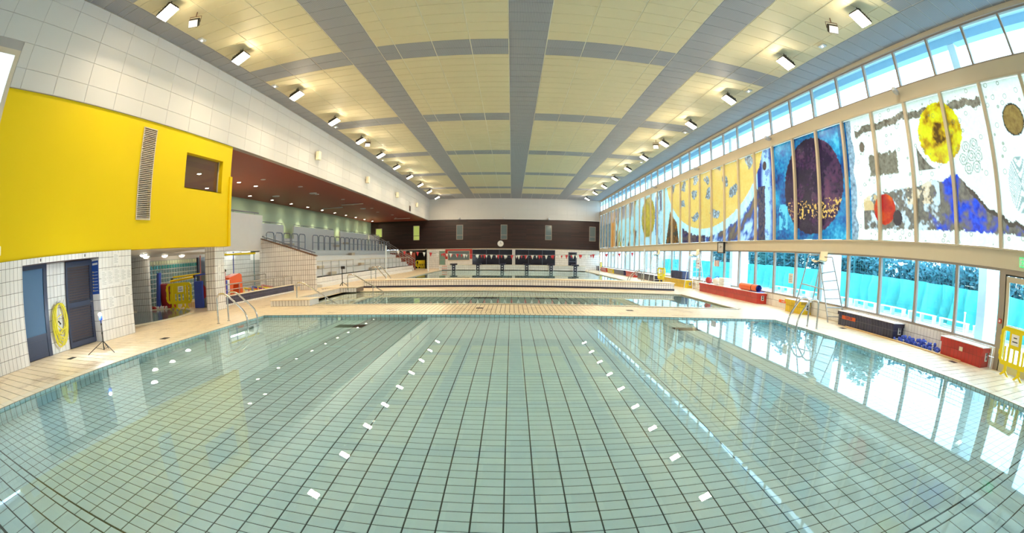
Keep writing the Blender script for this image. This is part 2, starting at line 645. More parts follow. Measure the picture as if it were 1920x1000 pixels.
class Tiles:
    """thin pieces on a surface: the nearest LIMIT become parts, the rest one joined part of kind stuff"""

    def __init__(self, parent, name, thick=0.006, bevel=0.0015):
        self.p, self.name, self.t, self.bv = parent, name, thick, bevel
        self.L = []

    def add(self, c, u, v, su, sv, mname):
        self.L.append((Vector(c), Vector(u), Vector(v), su, sv, mname))

    def patch(self, o, u, v, lu, lv, pu, pv, gu, gv, mname, offset=0.0):
        """grid of tiles from corner o over lu x lv, pitch pu x pv, gaps gu, gv; last tiles are cut"""
        o, u, v = Vector(o), Vector(u), Vector(v)
        j = 0
        b = 0.0
        while b < lv - 1e-4:
            h = min(pv, lv - b)
            a = -offset * pu * (j % 2)
            while a < lu - 1e-4:
                s, e = max(a, 0.0), min(a + pu, lu)
                if e - s > gu * 2 and h > gv * 2:
                    self.add(o + u * ((s + e) / 2) + v * (b + h / 2), u, v, e - s - gu, h - gv, mname)
                a += pu
            b += pv
            j += 1
        return self

    def _raw(self, c, u, v, su, sv):
        n = u.cross(v)
        a, b, t, k = u * (su / 2), v * (sv / 2), n * self.t, self.bv
        a2, b2 = u * (su / 2 - k), v * (sv / 2 - k)
        vs = [c - a - b, c + a - b, c + a + b, c - a + b, c - a2 - b2 + t, c + a2 - b2 + t, c + a2 + b2 + t, c - a2 + b2 + t]
        fs = [(4, 5, 6, 7), (0, 1, 5, 4), (1, 2, 6, 5), (2, 3, 7, 6), (3, 0, 4, 7)]
        return vs, fs

    def finish(self, limit=300, maxd=1e9, rest='field'):
        self.L.sort(key=lambda q: (q[0] - CAMP).length)
        cache = {}
        near = [q for q in self.L[:limit] if (q[0] - CAMP).length < maxd]
        far = self.L[len(near):]
        for (c, u, v, su, sv, mn) in near:
            key = (round(su, 4), round(sv, 4), mn)
            if key not in cache:
                b = mb(mn)
                vs, fs = self._raw(Vector((0, 0, 0)), Vector((1, 0, 0)), Vector((0, 1, 0)), su, sv)
                b.raw(vs, fs)
                cache[key] = b.mesh(self.name)
            o = bpy.data.objects.new(self.name, cache[key])
            COL.objects.link(o)
            o.parent = self.p
            M = Matrix((u, v, u.cross(v))).transposed().to_4x4()
            M.translation = c
            o.matrix_local = M
        if far:
            b = B()
            for (c, u, v, su, sv, mn) in far:
                b.m(mn)
                b.raw(*self._raw(c, u, v, su, sv))
            b.build(self.name + '_' + rest, None, self.p, kind='stuff')

# ================================================================== THE SHELL
XL, XR, ZC, YB, YF = -9.73, 10.29, 8.25, -3.0, 52.2
WZ = -0.04
P1 = (-7.05, 7.66, 0.4, 11.26)      # nearest pool
P2 = (-7.20, 7.66, 13.70, 19.10)    # middle pool
P3 = (-7.30, 7.70, 21.90, 46.60)    # far pool
YT = 13.70                          # real deck tiles up to here

# ---- floor (deck)
b = mb('deck_grout')
for (a, c, d, e) in rect_minus(XL - 0.3, 10.5, YB, YT, [P1]):
    b.box(a, c, d, e, -0.25, -0.006)
floor = struct(b.build('floor'))
b = mb('deck_far')
for (a, c, d, e) in rect_minus(-16.95, 10.5, YT, YF + 0.1, [P2, P3]) + [(-16.95, XL, 8.33, YT), (XL - 0.6, XL, 4.3, 7.2)]:
    b.box(a, c, d, e, -0.25, 0.0)
b.build('deck_surface', None, floor)
T = Tiles(floor, 'tile')
g = 0.009
T.patch((P1[1] + 0.25, 1.0, -0.006), (1, 0, 0), (0, 1, 0), XR - P1[1] - 0.25, YT - 1.0, 0.125, 0.25, g * 0.5, 0.018, 'deck_tile')
T.patch((XL, 1.0, -0.006), (1, 0, 0), (0, 1, 0), P1[0] - 0.25 - XL, YT - 1.0, 0.125, 0.25, g * 0.5, 0.018, 'deck_tile')
T.patch((P1[0] - 0.25, P1[3] + 0.25, -0.006), (1, 0, 0), (0, 1, 0), P1[1] - P1[0] + 0.5, YT - P1[3] - 0.25, 0.125, 0.25, 0.013, g * 0.5, 'deck_tile')
# coping tiles along the nearest pool
T.patch((P1[1] - 0.03, 1.0, -0.006), (1, 0, 0), (0, 1, 0), 0.28, P1[3] + 0.25 - 1.0, 0.28, 0.25, g, g, 'coping')
T.patch((P1[0] - 0.25, 1.0, -0.006), (1, 0, 0), (0, 1, 0), 0.28, P1[3] + 0.25 - 1.0, 0.28, 0.25, g, g, 'coping')
T.patch((P1[0] + 0.03, P1[3] - 0.03, -0.006), (1, 0, 0), (0, 1, 0), P1[1] - P1[0] - 0.06, 0.28, 0.125, 0.28, g, g, 'coping')
T.finish(300)


def basin(P, zf, mx, my, mf, name='pool_basin'):
    x0, x1, y0, y1 = P
    b = mb(mf)
    b.box(x0 - 0.2, x1 + 0.2, y0 - 0.2, y1 + 0.2, zf - 0.2, zf)
    b.m(mx)
    b.box(x0 - 0.2, x0, y0, y1, zf, -0.006 if P is P1 else 0)
    b.box(x1, x1 + 0.2, y0, y1, zf, -0.006 if P is P1 else 0)
    b.m(my)
    b.box(x0, x1, y1, y1 + 0.2, zf, -0.006 if P is P1 else 0)
    b.box(x0, x1, y0 - 0.2, y0, zf, -0.006 if P is P1 else 0)
    return struct(b.build(name))


ZF1 = -0.82
pool = basin(P1, ZF1 - 0.006, 'pool_grout', 'pool_grout', 'pool_grout')
T = Tiles(pool, 'tile')
wx, wy = P1[1] - P1[0], P1[3] - P1[2]
YS = 1.86
T.patch((P1[0] + 0.25, YS, ZF1 - 0.006), (1, 0, 0), (0, 1, 0), wx - 0.5, P1[3] - 0.25 - YS, 0.25, 0.125, 0.012, 0.008, 'pool_tile')
T.patch((P1[0] + 0.25, P1[3] - 0.25, ZF1 - 0.006), (1, 0, 0), (0, 1, 0), wx - 0.5, 0.25, 0.125, 0.25, 0.011, 0.011, 'pool_tile')
T.patch((P1[0], YS, ZF1 - 0.006), (1, 0, 0), (0, 1, 0), 0.25, P1[3] - YS, 0.25, 0.125, 0.011, 0.011, 'pool_tile')
T.patch((P1[1] - 0.25, YS, ZF1 - 0.006), (1, 0, 0), (0, 1, 0), 0.25, P1[3] - YS, 0.25, 0.125, 0.011, 0.011, 'pool_tile')
T.patch((P1[0], 0.98, ZF1 - 0.006), (1, 0, 0), (0, 1, 0), wx, 0.87, 0.25, 0.25, 0.011, 0.016, 'pool_tile', offset=0.5)
T.patch((P1[0], P1[2], ZF1 - 0.006), (1, 0, 0), (0, 1, 0), wx, 0.56, 0.25, 0.25, 0.011, 0.016, 'pool_tile', offset=0.5)
T.finish(300)
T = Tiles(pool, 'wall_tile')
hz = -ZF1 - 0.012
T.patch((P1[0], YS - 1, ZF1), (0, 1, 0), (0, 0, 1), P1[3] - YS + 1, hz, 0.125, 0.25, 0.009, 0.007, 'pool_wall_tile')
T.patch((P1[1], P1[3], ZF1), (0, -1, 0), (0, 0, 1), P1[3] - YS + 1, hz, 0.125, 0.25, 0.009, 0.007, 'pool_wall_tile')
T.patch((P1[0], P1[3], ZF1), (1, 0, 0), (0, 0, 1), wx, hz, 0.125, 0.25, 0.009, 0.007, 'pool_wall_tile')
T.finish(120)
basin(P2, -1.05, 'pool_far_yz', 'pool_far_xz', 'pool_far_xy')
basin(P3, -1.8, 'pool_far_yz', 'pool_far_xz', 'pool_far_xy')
for P in (P1, P2, P3):
    b = mb('water')
    b.face([(P[0], P[2], WZ), (P[1], P[2], WZ), (P[1], P[3], WZ), (P[0], P[3], WZ)])
    struct(b.build('water'))
# coping edges of the two other pools
b = mb('coping')
b.box(P2[0], P2[1], P2[2] - 0.12, P2[2] + 0.03, -0.03, 0.012)
b.box(P2[0], P2[1], P2[3] - 0.03, P2[3] + 0.12, -0.03, 0.012)
b.box(P2[1] - 0.03, P2[1] + 0.12, P2[2], P2[3], -0.03, 0.012)
b.box(P3[0] - 0.12, P3[0] + 0.03, P3[2], P3[3], -0.03, 0.012)
b.box(P3[1] - 0.03, P3[1] + 0.12, P3[2], P3[3], -0.03, 0.012)
struct(b.build('trim_1'))
# steps down into the middle pool on its left side
b = mb('coping')
for k in range(4):
    b.box(P2[0], P2[0] + 0.40 * (k + 1), P2[2] + 0.35, P2[3], -1.05, -0.10 - 0.16 * k)
struct(b.build('trim_2'))
# drain grates in the pool floors
for (x, y, z, w, l) in ((-3.95, 10.35, ZF1, 0.75, 0.42), (4.35, 10.3, ZF1, 0.75, 0.42), (-1.0, 17.2, -1.05, 0.9, 0.3), (1.35, 17.2, -1.05, 0.9, 0.3)):
    t = thing('drain_grate', 'x', 'grate', (x, y, z), group='drain grates on the pool floors')
    t['label'] = 'dark drain grate under water in the %s pool, %s one' % ('nearest' if y < 12 else 'middle', 'left' if x < 0 else 'right')
    bb = mb('black')
    bb.box(-w / 2, w / 2, -l / 2, l / 2, 0.0, 0.008)
    bb.build('frame', None, t)
    bb = mb('dark_metal')
    n = 9
    for i in range(n):
        x0 = -w / 2 + 0.03 + (w - 0.06) * i / n
        bb.box(x0, x0 + (w - 0.06) / n * 0.6, -l / 2 + 0.03, l / 2 - 0.03, 0.008, 0.02)
    bb.build('bar', None, t, kind='stuff')
# small floor drains in the deck
for i, (x, y) in enumerate(((-8.9, 5.35), (-7.75, 7.6), (9.35, 5.6), (9.3, 9.9), (-0.9, 12.6), (3.4, 12.5))):
    bb = mb('dark_metal')
    bb.box(-0.1, 0.1, -0.1, 0.1, 0.0, 0.004)
    for k in range(5):
        bb.box(-0.09, 0.09, -0.085 + k * 0.036, -0.07 + k * 0.036, 0.004, 0.007)
    o = bb.build('floor_drain', None, None, (x, y, 0.0))
    tag(o, ['small square drain in the deck before the louvred door', 'small square drain in the deck beside the left pool ladder', 'small square drain in the deck before the red storage box',
            'small square drain in the deck beside the right pool ladder', 'small square drain in the walkway between the pools, left one', 'small square drain in the walkway between the pools, right one'][i], 'drain', 'small deck drains')

# ---- ceiling
b = mb('ceiling_bar')
b.box(XL - 0.2, 10.5, YB, YF + 0.2, ZC + 0.012, ZC + 0.3)
ceil = struct(b.build('ceiling'))
T = Tiles(ceil, 'ceiling_panel', 0.012, 0.003)
cols = [(-9.73, -9.0, 'E'), (-9.0, -7.75, 'p'), (-7.75, -6.58, 'p'), (-6.58, -5.42, 'p'), (-5.42, -4.26, 'S'), (-4.26, -3.68, 'p'), (-3.68, -2.51, 'p'),
        (-2.51, -1.34, 'p'), (-1.34, -0.17, 'p'), (-0.17, 0.99, 'S'), (0.99, 2.16, 'p'), (2.16, 3.33, 'p'), (3.33, 4.5, 'p'), (4.5, 5.08, 'p'),
        (5.08, 6.24, 'S'), (6.24, 7.40, 'p'), (7.40, 8.50, 'p'), (8.50, 9.05, 'p'), (9.05, 10.29, 'E')]
rows = []
for m_ in range(-2, 6):
    y0 = 12.64 + 7.65 * m_
    rows += [(y0, y0 + 0.575, 1), (y0 + 0.575, y0 + 1.15, 1), (y0 + 1.15, y0 + 1.43, 0)]
    h = (7.65 - 1.43) / 11
    rows += [(y0 + 1.43 + i * h, y0 + 1.43 + (i + 1) * h, 0) for i in range(11)]
for (a, c, band) in rows:
    if c < YB or a > YF - 0.1:
        continue
    c = min(c, YF)
    if a > 48.0:
        band = 1
    for (x0, x1, k) in cols:
        grey = band or k != 'p'
        T.add(((x0 + x1) / 2, (a + c) / 2, ZC + 0.012), (0, 1, 0), (1, 0, 0), c - a - 0.016, x1 - x0 - 0.026, 'ceiling_grey' if grey else 'ceiling_beige')
T.finish(300)

# ---- right side: window wall
YM = [4.79 + 1.53 * k for k in range(-5, 32)]
b = mb('wall_grout')
b.box(XR + 0.006, XR + 0.2, YM[6], 15.5, 0, 0.47)
b.m('tile_yz').box(XR, XR + 0.2, 15.5, YF, 0, 0.47)
b.box(XR, XR + 0.2, YB, YM[4], 0, 0.47)
b.m('beam')
b.box(XR - 0.03, XR + 0.25, YB, YF, 2.17, 2.58)
b.box(XR - 0.03, XR + 0.25, YB, YF, 6.47, 6.90)
b.box(XR, XR + 0.25, YB, YF, 8.13, ZC + 0.1)
b.m('frame_light')
b.box(XR - 0.07, XR, YB, YF, 6.44, 6.49)
b.box(XR - 0.07, XR, YB, YF, 2.56, 2.60)
wr = struct(b.build('wall_right'))
T = Tiles(wr, 'tile')
T.patch((XR + 0.006, 15.5, 0.0), (0, -1, 0), (0, 0, 1), 15.5 - YM[5], 0.47, 0.125, 0.25, 0.006, 0.007, 'wall_tile')
T.finish(200)
wi = 0


def window_frame(h, wmul, z0, glass, bay=1.53):
    b = mb('frame_metal')
    w = wmul / 2
    b.box(-0.02, 0.07, 0, bay, 0, 0.055)
    b.box(-0.02, 0.07, 0, bay, h - 0.055, h)
    b.box(-0.03, 0.07, 0, w, 0.055, h - 0.055)
    b.box(-0.03, 0.07, bay - w, bay, 0.055, h - 0.055)
    p = mb(glass)
    p.box(0.03, 0.036, w, bay - w, 0.055, h - 0.055)
    return b.mesh('window'), p.mesh('pane')


lowf = window_frame(1.70, 0.09, 0, 'pane')
topf = window_frame(1.20, 0.075, 0, 'pane')
for k in range(36):
    for (z0, ms, rng) in ((0.47, lowf, range(0, 36)), (6.90, topf, range(0, 36))):
        if z0 < 1 and k == 4:
            continue
        wi += 1
        o = bpy.data.objects.new('window_%d' % wi, ms[0])
        COL.objects.link(o)
        o.location = (XR + 0.02, YM[k], z0)
        struct(o)
        p = bpy.data.objects.new('pane', ms[1])
        COL.objects.link(p)
        p.parent = o
        h = 1.70 if z0 < 1 else 1.20
# glazed exit door in the bay beside the nearest window
b = mb('frame_metal')
b.box(-0.03, 0.09, 0, 0.09, 0, 2.17)
b.box(-0.03, 0.09, 1.38, 1.53, 0, 2.17)
b.box(-0.03, 0.09, 0.09, 1.38, 2.06, 2.17)
b.m('black').box(0.0, 0.06, 0.09, 1.38, 2.03, 2.06)
b.box(0.0, 0.06, 1.355, 1.38, 0, 2.03)
d = struct(b.build('door_3', None, None, (XR + 0.02, YM[4], 0)))
b = mb('frame_light')
b.box(-0.02, 0.04, 0.10, 0.20, 0.01, 2.02)
b.box(-0.02, 0.04, 1.25, 1.35, 0.01, 2.02)
b.box(-0.02, 0.04, 0.20, 1.25, 0.01, 0.22)
b.box(-0.02, 0.04, 0.20, 1.25, 1.90, 2.02)
lf = b.build('door_leaf', None, d)
mb('pane').box(0.0, 0.01, 0.20, 1.25, 0.22, 1.90).build('pane', None, lf)
mb('steel').tube(fillet([(-0.02, 0.25, 1.0), (-0.08, 0.25, 1.0), (-0.08, 1.2, 1.0), (-0.02, 1.2, 1.0)], 0.04), 0.012).build('push_bar', None, lf)

# ---- walls at the two ends
b = mb('tile_xz')
b.box(XL - 0.3, 10.5, YB - 0.2, YB, 0, 2.2)
b.m('fascia_white').box(XL - 0.3, 10.5, YB - 0.2, YB, 2.2, ZC + 0.1)
struct(b.build('wall_near'))

b = mb('brown_planks')
FW = [(-11.65, -10.87), (-6.49, -5.71), (-1.33, -0.57), (3.83, 4.60), (9.02, 9.78)]
hol = [(a, c, 3.38, 5.12) for a, c in FW] + [(-16.35, -15.5, 3.9, 4.95)]
for (a, c, d, e) in rect_minus(-16.95, 10.3, 2.32, 5.80, hol):
    b.box(a, c, YF, YF + 0.2, d, e)
b.m('fascia_white').box(-16.95, XR, YF + 0.012, YF + 0.2, 5.80, ZC)
b.m('white_paint').box(XL, XR, YF - 0.04, YF, 5.76, 5.81)
b.m('frame_light').box(-13.5, XR, YF - 0.05, YF, 2.26, 2.33)
b.m('tile_xz')
for (a, c, d, e) in rect_minus(-16.95, 10.3, 0, 2.27, [(-13.1, -10.2, 0, 2.2), (-8.5, -7.8, 0, 2.05), (-7.45, -4.95, 0.95, 2.05), (-4.6, 5.02, 0, 2.2), (6.56, 7.57, 0, 2.02)]):
    b.box(a, c, YF, YF + 0.2, d, e)
wf = struct(b.build('wall_far'))
T = Tiles(wf, 'panel', 0.012, 0.003)
T.patch((XL, YF + 0.012, 5.81), (1, 0, 0), (0, 0, 1), XR - XL, ZC - 5.81, 1.15, 0.585, 0.012, 0.012, 'fascia_white')
T.finish(300)
for i, (a, c) in enumerate(FW):
    wi += 1
    b = mb('frame_metal')
    for (x0, x1, z0, z1) in ((a, a + 0.05, 3.38, 5.12), (c - 0.05, c, 3.38, 5.12), (a, c, 3.38, 3.43), (a, c, 5.07, 5.12), (a, c, 3.88, 3.93)):
        b.box(x0, x1, YF - 0.01, YF + 0.06, z0, z1)
    o = struct(b.build('window_%d' % wi))
    mb('pane_olive_glow' if i == 0 else 'pane_greygreen').box(a + 0.05, c - 0.05, YF + 0.03, YF + 0.05, 3.43, 5.07).build('pane', None, o)
# lit door beside the top of the stand
b = mb('frame_metal')
b.box(-16.35, -16.28, YF - 0.01, YF + 0.06, 3.9, 4.95)
b.box(-15.57, -15.5, YF - 0.01, YF + 0.06, 3.9, 4.95)
b.box(-16.28, -15.57, YF - 0.01, YF + 0.06, 4.88, 4.95)
o = struct(b.build('door_4'))
mb('pane_olive_glow').box(-16.28, -15.57, YF + 0.03, YF + 0.05, 3.9, 4.88).build('pane', None, o)
# recess left of the far pool with white pier, green glass and red framed hatch
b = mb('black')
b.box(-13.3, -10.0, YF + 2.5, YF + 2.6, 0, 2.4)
b.m('grey_paint').box(-13.3, -13.1, YF, YF + 2.6, 0, 2.4).box(-10.2, -10.0, YF, YF + 2.6, 0, 2.4)
b.m('grey_paint').box(-13.1, -10.2, YF, YF + 2.6, -0.05, 0.0).box(-13.1, -10.2, YF, YF + 2.6, 2.25, 2.35)
struct(b.build('wall_recess'))
b = mb('green_glass')
b.box(-8.5, -7.8, YF + 0.03, YF + 0.06, 0, 2.05)
b.m('frame_metal').box(-8.52, -8.46, YF - 0.02, YF + 0.06, 0, 2.08).box(-7.84, -7.78, YF - 0.02, YF + 0.06, 0, 2.08).box(-8.5, -7.8, YF - 0.02, YF + 0.06, 1.0, 1.03)
struct(b.build('door_5'))
b = mb('red_paint')
b.box(-7.78, -4.62, YF - 0.03, YF, 2.05, 2.25)
b.box(-7.78, -7.45, YF - 0.03, YF, 1.1, 2.05)
b.box(-4.95, -4.62, YF - 0.03, YF, 1.1, 2.05)
b.m('frame_light').box(-7.5, -4.9, YF - 0.05, YF + 0.02, 0.92, 0.98).box(-7.5, -4.9, YF - 0.04, YF + 0.02, 2.02, 2.07)
b.box(-7.5, -7.44, YF - 0.04, YF + 0.02, 0.95, 2.05).box(-4.96, -4.9, YF - 0.04, YF + 0.02, 0.95, 2.05)
wi += 1
o = struct(b.build('window_%d' % wi))
mb('pane_greygreen').box(-7.45, -4.95, YF + 0.03, YF + 0.05, 0.95, 2.05).build('pane', None, o)
# dark glazed front in the middle
b = mb('door_blue')
for x in [-4.6, -3.0, -1.5, 1.9, 3.5, 4.96]:
    b.box(x, x + 0.06, YF - 0.02, YF + 0.06, 0, 2.2)
b.box(-4.6, 5.02, YF - 0.02, YF + 0.06, 2.14, 2.2).box(-4.6, 5.02, YF - 0.01, YF + 0.06, 1.3, 1.34)
b.m('grey_paint').box(0.02, 0.38, YF - 0.06, YF + 0.06, 0, 2.2)
wi += 1
o = struct(b.build('window_%d' % wi))
for (x0, x1) in ((-4.54, -3.0), (-2.94, -1.5), (-1.44, 0.02), (0.38, 1.9), (1.96, 3.5), (3.56, 4.96)):
    mb('pane_dark').box(x0, x1, YF + 0.03, YF + 0.05, 0, 2.14).build('pane', None, o)
b = mb('door_blue')
b.box(6.56, 6.68, YF - 0.02, YF + 0.06, 0, 2.02).box(7.45, 7.57, YF - 0.02, YF + 0.06, 0, 2.02)
b.box(6.68, 7.45, YF - 0.02, YF + 0.06, 1.9, 2.02).box(6.68, 7.45, YF - 0.02, YF + 0.06, 0.85, 0.95)
o = struct(b.build('door_6'))
mb('pane_dark').box(6.68, 7.45, YF + 0.02, YF + 0.04, 0, 1.9).build('pane', None, o)

# ---- left side: white panelled fascia, yellow wall, tiled base
b = mb('joint_dark')
b.box(XL - 0.25, XL - 0.012, 3.28, YF, 5.70, ZC)
b.box(XL - 0.25, XL - 0.012, YB, 3.28, 6.53, ZC)
b.m('yellow_paint')
YW = (10.68, 12.75, 3.98, 5.08)
for (a, c, d, e) in rect_minus(3.28, 13.28, 2.15, 5.70, [YW, (8.52, 9.12, 2.93, 5.50)]):
    b.box(XL - 0.30, XL - 0.05, a, c, d, e)
b.box(XL - 0.30, XL + 0.0, 13.20, 13.34, 2.15, 4.6)
b.m('white_paint').box(XL - 0.25, XL - 0.03, YB, 0.3, 0, 6.53).box(XL - 0.25, XL - 0.03, 0.3, 3.28, 2.3, 3.0)
b.m('wall_grout').box(XL - 0.3, XL - 0.006, YB, 4.48, 0, 2.15).box(XL - 0.42, XL - 0.006, 4.48, 7.07, 2.02, 2.15)
b.box(XL - 0.42, XL - 0.006, 7.076, 8.33, 0, 2.15)
b.box(XL - 0.55, XL - 0.426, 4.48, 7.076, 0, 2.15)
b.m('white_paint').box(-16.95, XL - 0.3, 8.1, 8.3, 0, 5.7)
wl = struct(b.build('wall_left'))
T = Tiles(wl, 'tile')
T.patch((XL - 0.006, 1.2, 0), (0, 1, 0), (0, 0, 1), 3.28, 2.15, 0.125, 0.25, 0.007, 0.007, 'wall_tile')
T.patch((XL - 0.006, 7.07, 0), (0, 1, 0), (0, 0, 1), 1.26, 2.15, 0.125, 0.25, 0.007, 0.007, 'wall_tile')
T.patch((XL - 0.006, 4.48, 2.02), (0, 1, 0), (0, 0, 1), 2.59, 0.13, 0.125, 0.25, 0.007, 0.007, 'wall_tile')
T.patch((XL - 0.426, 5.46, 0), (0, 1, 0), (0, 0, 1), 0.65, 2.02, 0.125, 0.25, 0.007, 0.007, 'wall_tile')
T.patch((XL - 0.42, 7.076, 0), (1, 0, 0), (0, 0, 1), 0.41, 2.02, 0.125, 0.25, 0.007, 0.007, 'wall_tile')
T.finish(300)
T = Tiles(wl, 'panel', 0.012, 0.003)
zs = [5.70, 6.16, 6.745, 7.33, 7.915, ZC]
for j in range(5):
    y = 2.49 - 1.15 * 5
    while y < YF:
        a, c = max(y, YB), min(y + 1.15, YF)
        if zs[j] < 6.5:
            a = max(a, 3.28)
        if c - a > 0.05:
            z0 = zs[j]
            if j == 1 and c < 3.28 + 0.01:
                z0 = 6.53
            T.add((XL - 0.012, (a + c) / 2, (z0 + zs[j + 1]) / 2), (0, 1, 0), (0, 0, 1), c - a - 0.006, zs[j + 1] - z0 - 0.006, 'fascia_white')
        y += 1.15
T.finish(300)
# louvred vent in the yellow wall
b = mb('frame_light')
b.box(-0.02, 0.02, 0, 0.03, 0, 2.57).box(-0.02, 0.02, 0.57, 0.60, 0, 2.57).box(-0.02, 0.02, 0.03, 0.57, 0, 0.03).box(-0.02, 0.02, 0.03, 0.57, 2.54, 2.57)
b.m('black').box(-0.2, -0.15, 0, 0.6, 0, 2.57)
t = tag(b.build('wall_vent', None, None, (XL - 0.04, 8.52, 2.93)), 'tall narrow beige louvred vent set in the yellow wall', 'vent')
sm = mb('frame_light').box(-0.06, 0.012, 0.03, 0.57, 0, 0.022).mesh('slat')
for k in range(48):
    s_ = bpy.data.objects.new('slat', sm)
    COL.objects.link(s_)
    s_.parent = t
    s_.location = (0, 0, 0.045 + k * 0.052)
# window in the yellow wall
wi += 1
b = mb('yellow_paint')
b.box(XL - 0.34, XL - 0.05, YW[0], YW[1], YW[2] - 0.02, YW[2])
b.m('frame_light').box(XL - 0.28, XL - 0.22, YW[0], YW[0] + 0.04, YW[2], YW[3]).box(XL - 0.28, XL - 0.22, YW[1] - 0.04, YW[1], YW[2], YW[3])
b.box(XL - 0.28, XL - 0.22, YW[0] + 0.04, YW[1] - 0.04, YW[2], YW[2] + 0.03)
o = struct(b.build('window_%d' % wi))
mb('pane_grey').box(XL - 0.25, XL - 0.24, YW[0] + 0.04, YW[1] - 0.04, YW[2] + 0.03, YW[3]).build('pane', None, o)
# big side window nearest the camera
wi += 1
b = mb('frame_light')
b.box(XL - 0.12, XL - 0.01, 3.12, 3.28, 2.95, 6.53).box(XL - 0.12, XL - 0.01, 0.3, 3.12, 6.40, 6.53).box(XL - 0.12, XL - 0.01, 0.3, 3.12, 2.95, 3.05)
b.box(XL - 0.12, XL - 0.01, 0.3, 0.42, 3.05, 6.40).box(XL - 0.10, XL - 0.02, 1.7, 1.8, 3.05, 6.40)
o = struct(b.build('window_%d' % wi))
mb('pane').box(XL - 0.07, XL - 0.06, 0.4, 3.14, 3.05, 6.42).build('pane', None, o)
# doors in the niche
ND = XL - 0.42
b = mb('door_blue')
b.box(-0.06, 0.0, 0, 0.98, 1.93, 2.02).box(-0.06, 0.0, 0.86, 0.98, 0, 1.93).box(-0.06, 0.0, 0, 0.12, 0, 1.93)
d1 = struct(b.build('door_1', None, None, (ND + 0.05, 4.48, 0)))
b = mb('door_blue')
b.box(-0.05, -0.02, 0.12, 0.86, 0.02, 0.46).box(-0.05, -0.01, 0.12, 0.86, 0.46, 0.52)
b.box(-0.02, -0.012, 0.18, 0.80, 0.08, 0.10).box(-0.02, -0.012, 0.18, 0.80, 0.38, 0.40)
b.m('door_glass').box(-0.045, -0.03, 0.12, 0.86, 0.52, 1.93)
b.build('door_leaf', None, d1)
b = mb('door_blue')
b.box(-0.05, 0.0, 0, 0.06, 0.02, 2.0).box(-0.05, 0.0, 0.86, 0.95, 0.02, 2.0).box(-0.05, 0.0, 0.06, 0.86, 0.02, 0.14)
b.box(-0.05, 0.0, 0.06, 0.86, 0.93, 1.05).box(-0.05, 0.0, 0.06, 0.86, 1.87, 2.0)
b.m('black').box(-0.12, -0.1, 0, 0.95, 0.02, 2.0)
d2 = struct(b.build('door_2', None, None, (ND + 0.05, 6.12, 0)))
sm = mb('door_blue').prism([(-0.018, 0, 0.0), (-0.018, 0, 0.008), (0.0, 0, 0.004), (0.0, 0, -0.008)], (0, 0.80, 0)).mesh('slat')
for z0, n in ((0.175, 13), (1.085, 13)):
    for k in range(n):
        s_ = bpy.data.objects.new('slat', sm)
        COL.objects.link(s_)
        s_.parent = d2
        s_.location = (0, 0.06, z0 + k * 0.0605)
mb('steel').tube([(0, 0.90, 1.0), (0.05, 0.90, 1.0), (0.05, 0.80, 1.0)], 0.009).build('door_handle', None, d2)

# ---- gallery above, soffits, back walls of the left side
b = mb('red_soffit')
b.box(-16.95, XL - 0.012, 3.3, YF, 5.705, 5.9)
struct(b.build('ceiling_gallery'))
b = mb('green_wall')
b.box(-17.15, -16.95, 8.0, YF, 2.6, 5.75)
b.m('tile_yz').box(-17.15, -16.95, 8.0, YF, 0, 2.6)
struct(b.build('wall_gallery'))
b = mb('white_paint')
b.box(-16.95, XL - 0.30, 8.3, 13.30, 2.15, 2.40)
b.box(-16.95, -13.0, 13.30, 20.6, 2.15, 2.40)
b.m('white_paint').box(-13.05, -12.95, 13.30, 20.75, 2.15, 3.97)
b.m('steel_dull').tube([(-13.0, 13.4, 4.08), (-13.0, 20.4, 4.08)], 0.03)
struct(b.build('trim_3'))
b = mb('grey_rail')
b.tube([(-13.0, 13.4, 4.07), (-13.0, 20.4, 4.07)], 0.035)
for y in (14, 16, 18, 20):
    b.cyl((-13.0, y, 3.95), (-13.0, y, 4.07), 0.015, 6)
struct(b.build('trim_4'))
# passage under the gallery: side wall, glass blocks, dark door, end wall
b = mb('tile_xz')
b.box(-16.95, -13.9, 12.9, 13.0, 0, 2.15)
b.m('tile_yz').box(-15.6, -15.3, 18.7, 26, 0, 2.15)
b.m('white_paint').box(-15.6, -15.3, 13.9, 18.7, 2.0, 2.15)
b.m('door_blue').box(-15.5, -15.25, 17.9, 18.7, 0, 2.0)
b.m('tile_xz').box(-15.3, -13.0, 25.0, 25.2, 0, 2.15)
struct(b.build('wall_passage'))
b = mb('block_joint')
b.box(-15.5, -15.36, 13.0, 17.9, 0, 2.0)
gb = struct(b.build('wall_glass'))
b = B()
for j in range(10):
    for i in range(20):
        y0, z0 = 13.98 + i * 0.197, 0.03 + j * 0.197
        b.m('glass_block_teal' if j == 8 else ('glass_block_backlit_tint' if j == 9 else 'glass_block'))
        b.bbox(-15.37, -15.32, y0, y0 + 0.150, z0, z0 + 0.158, 0.015)
b.build('glass_block', None, gb, kind='stuff')
# paddling pool in the recess
b = mb('dark_water_floor')
pts = []
for k in range(33):
    a = 2 * pi * k / 32
b.lathe([(0.01, 0.004), (2.6, 0.004)], (-13.2, 10.9, 0), 40)
b.m('coping').lathe([(2.6, 0.0), (2.6, 0.03), (2.75, 0.03), (2.75, 0.0)], (-13.2, 10.9, 0), 40)
struct(b.build('floor_paddling_pool'))
# tiled pillar
b = mb('tile_yz')
b.box(-10.40, -9.93, 12.62, 13.20, 0, 2.15)
b.m('tile_xz').box(-10.40, -9.93, 12.61, 12.62, 0, 2.15)
struct(b.build('pillar'))

# ================================================================== GLASS MURAL
from mathutils import noise as _nz


def nz(x, y, s=1.0, o=0.0):
    return _nz.noise(Vector((x * s + o, y * s, o * 1.7)))


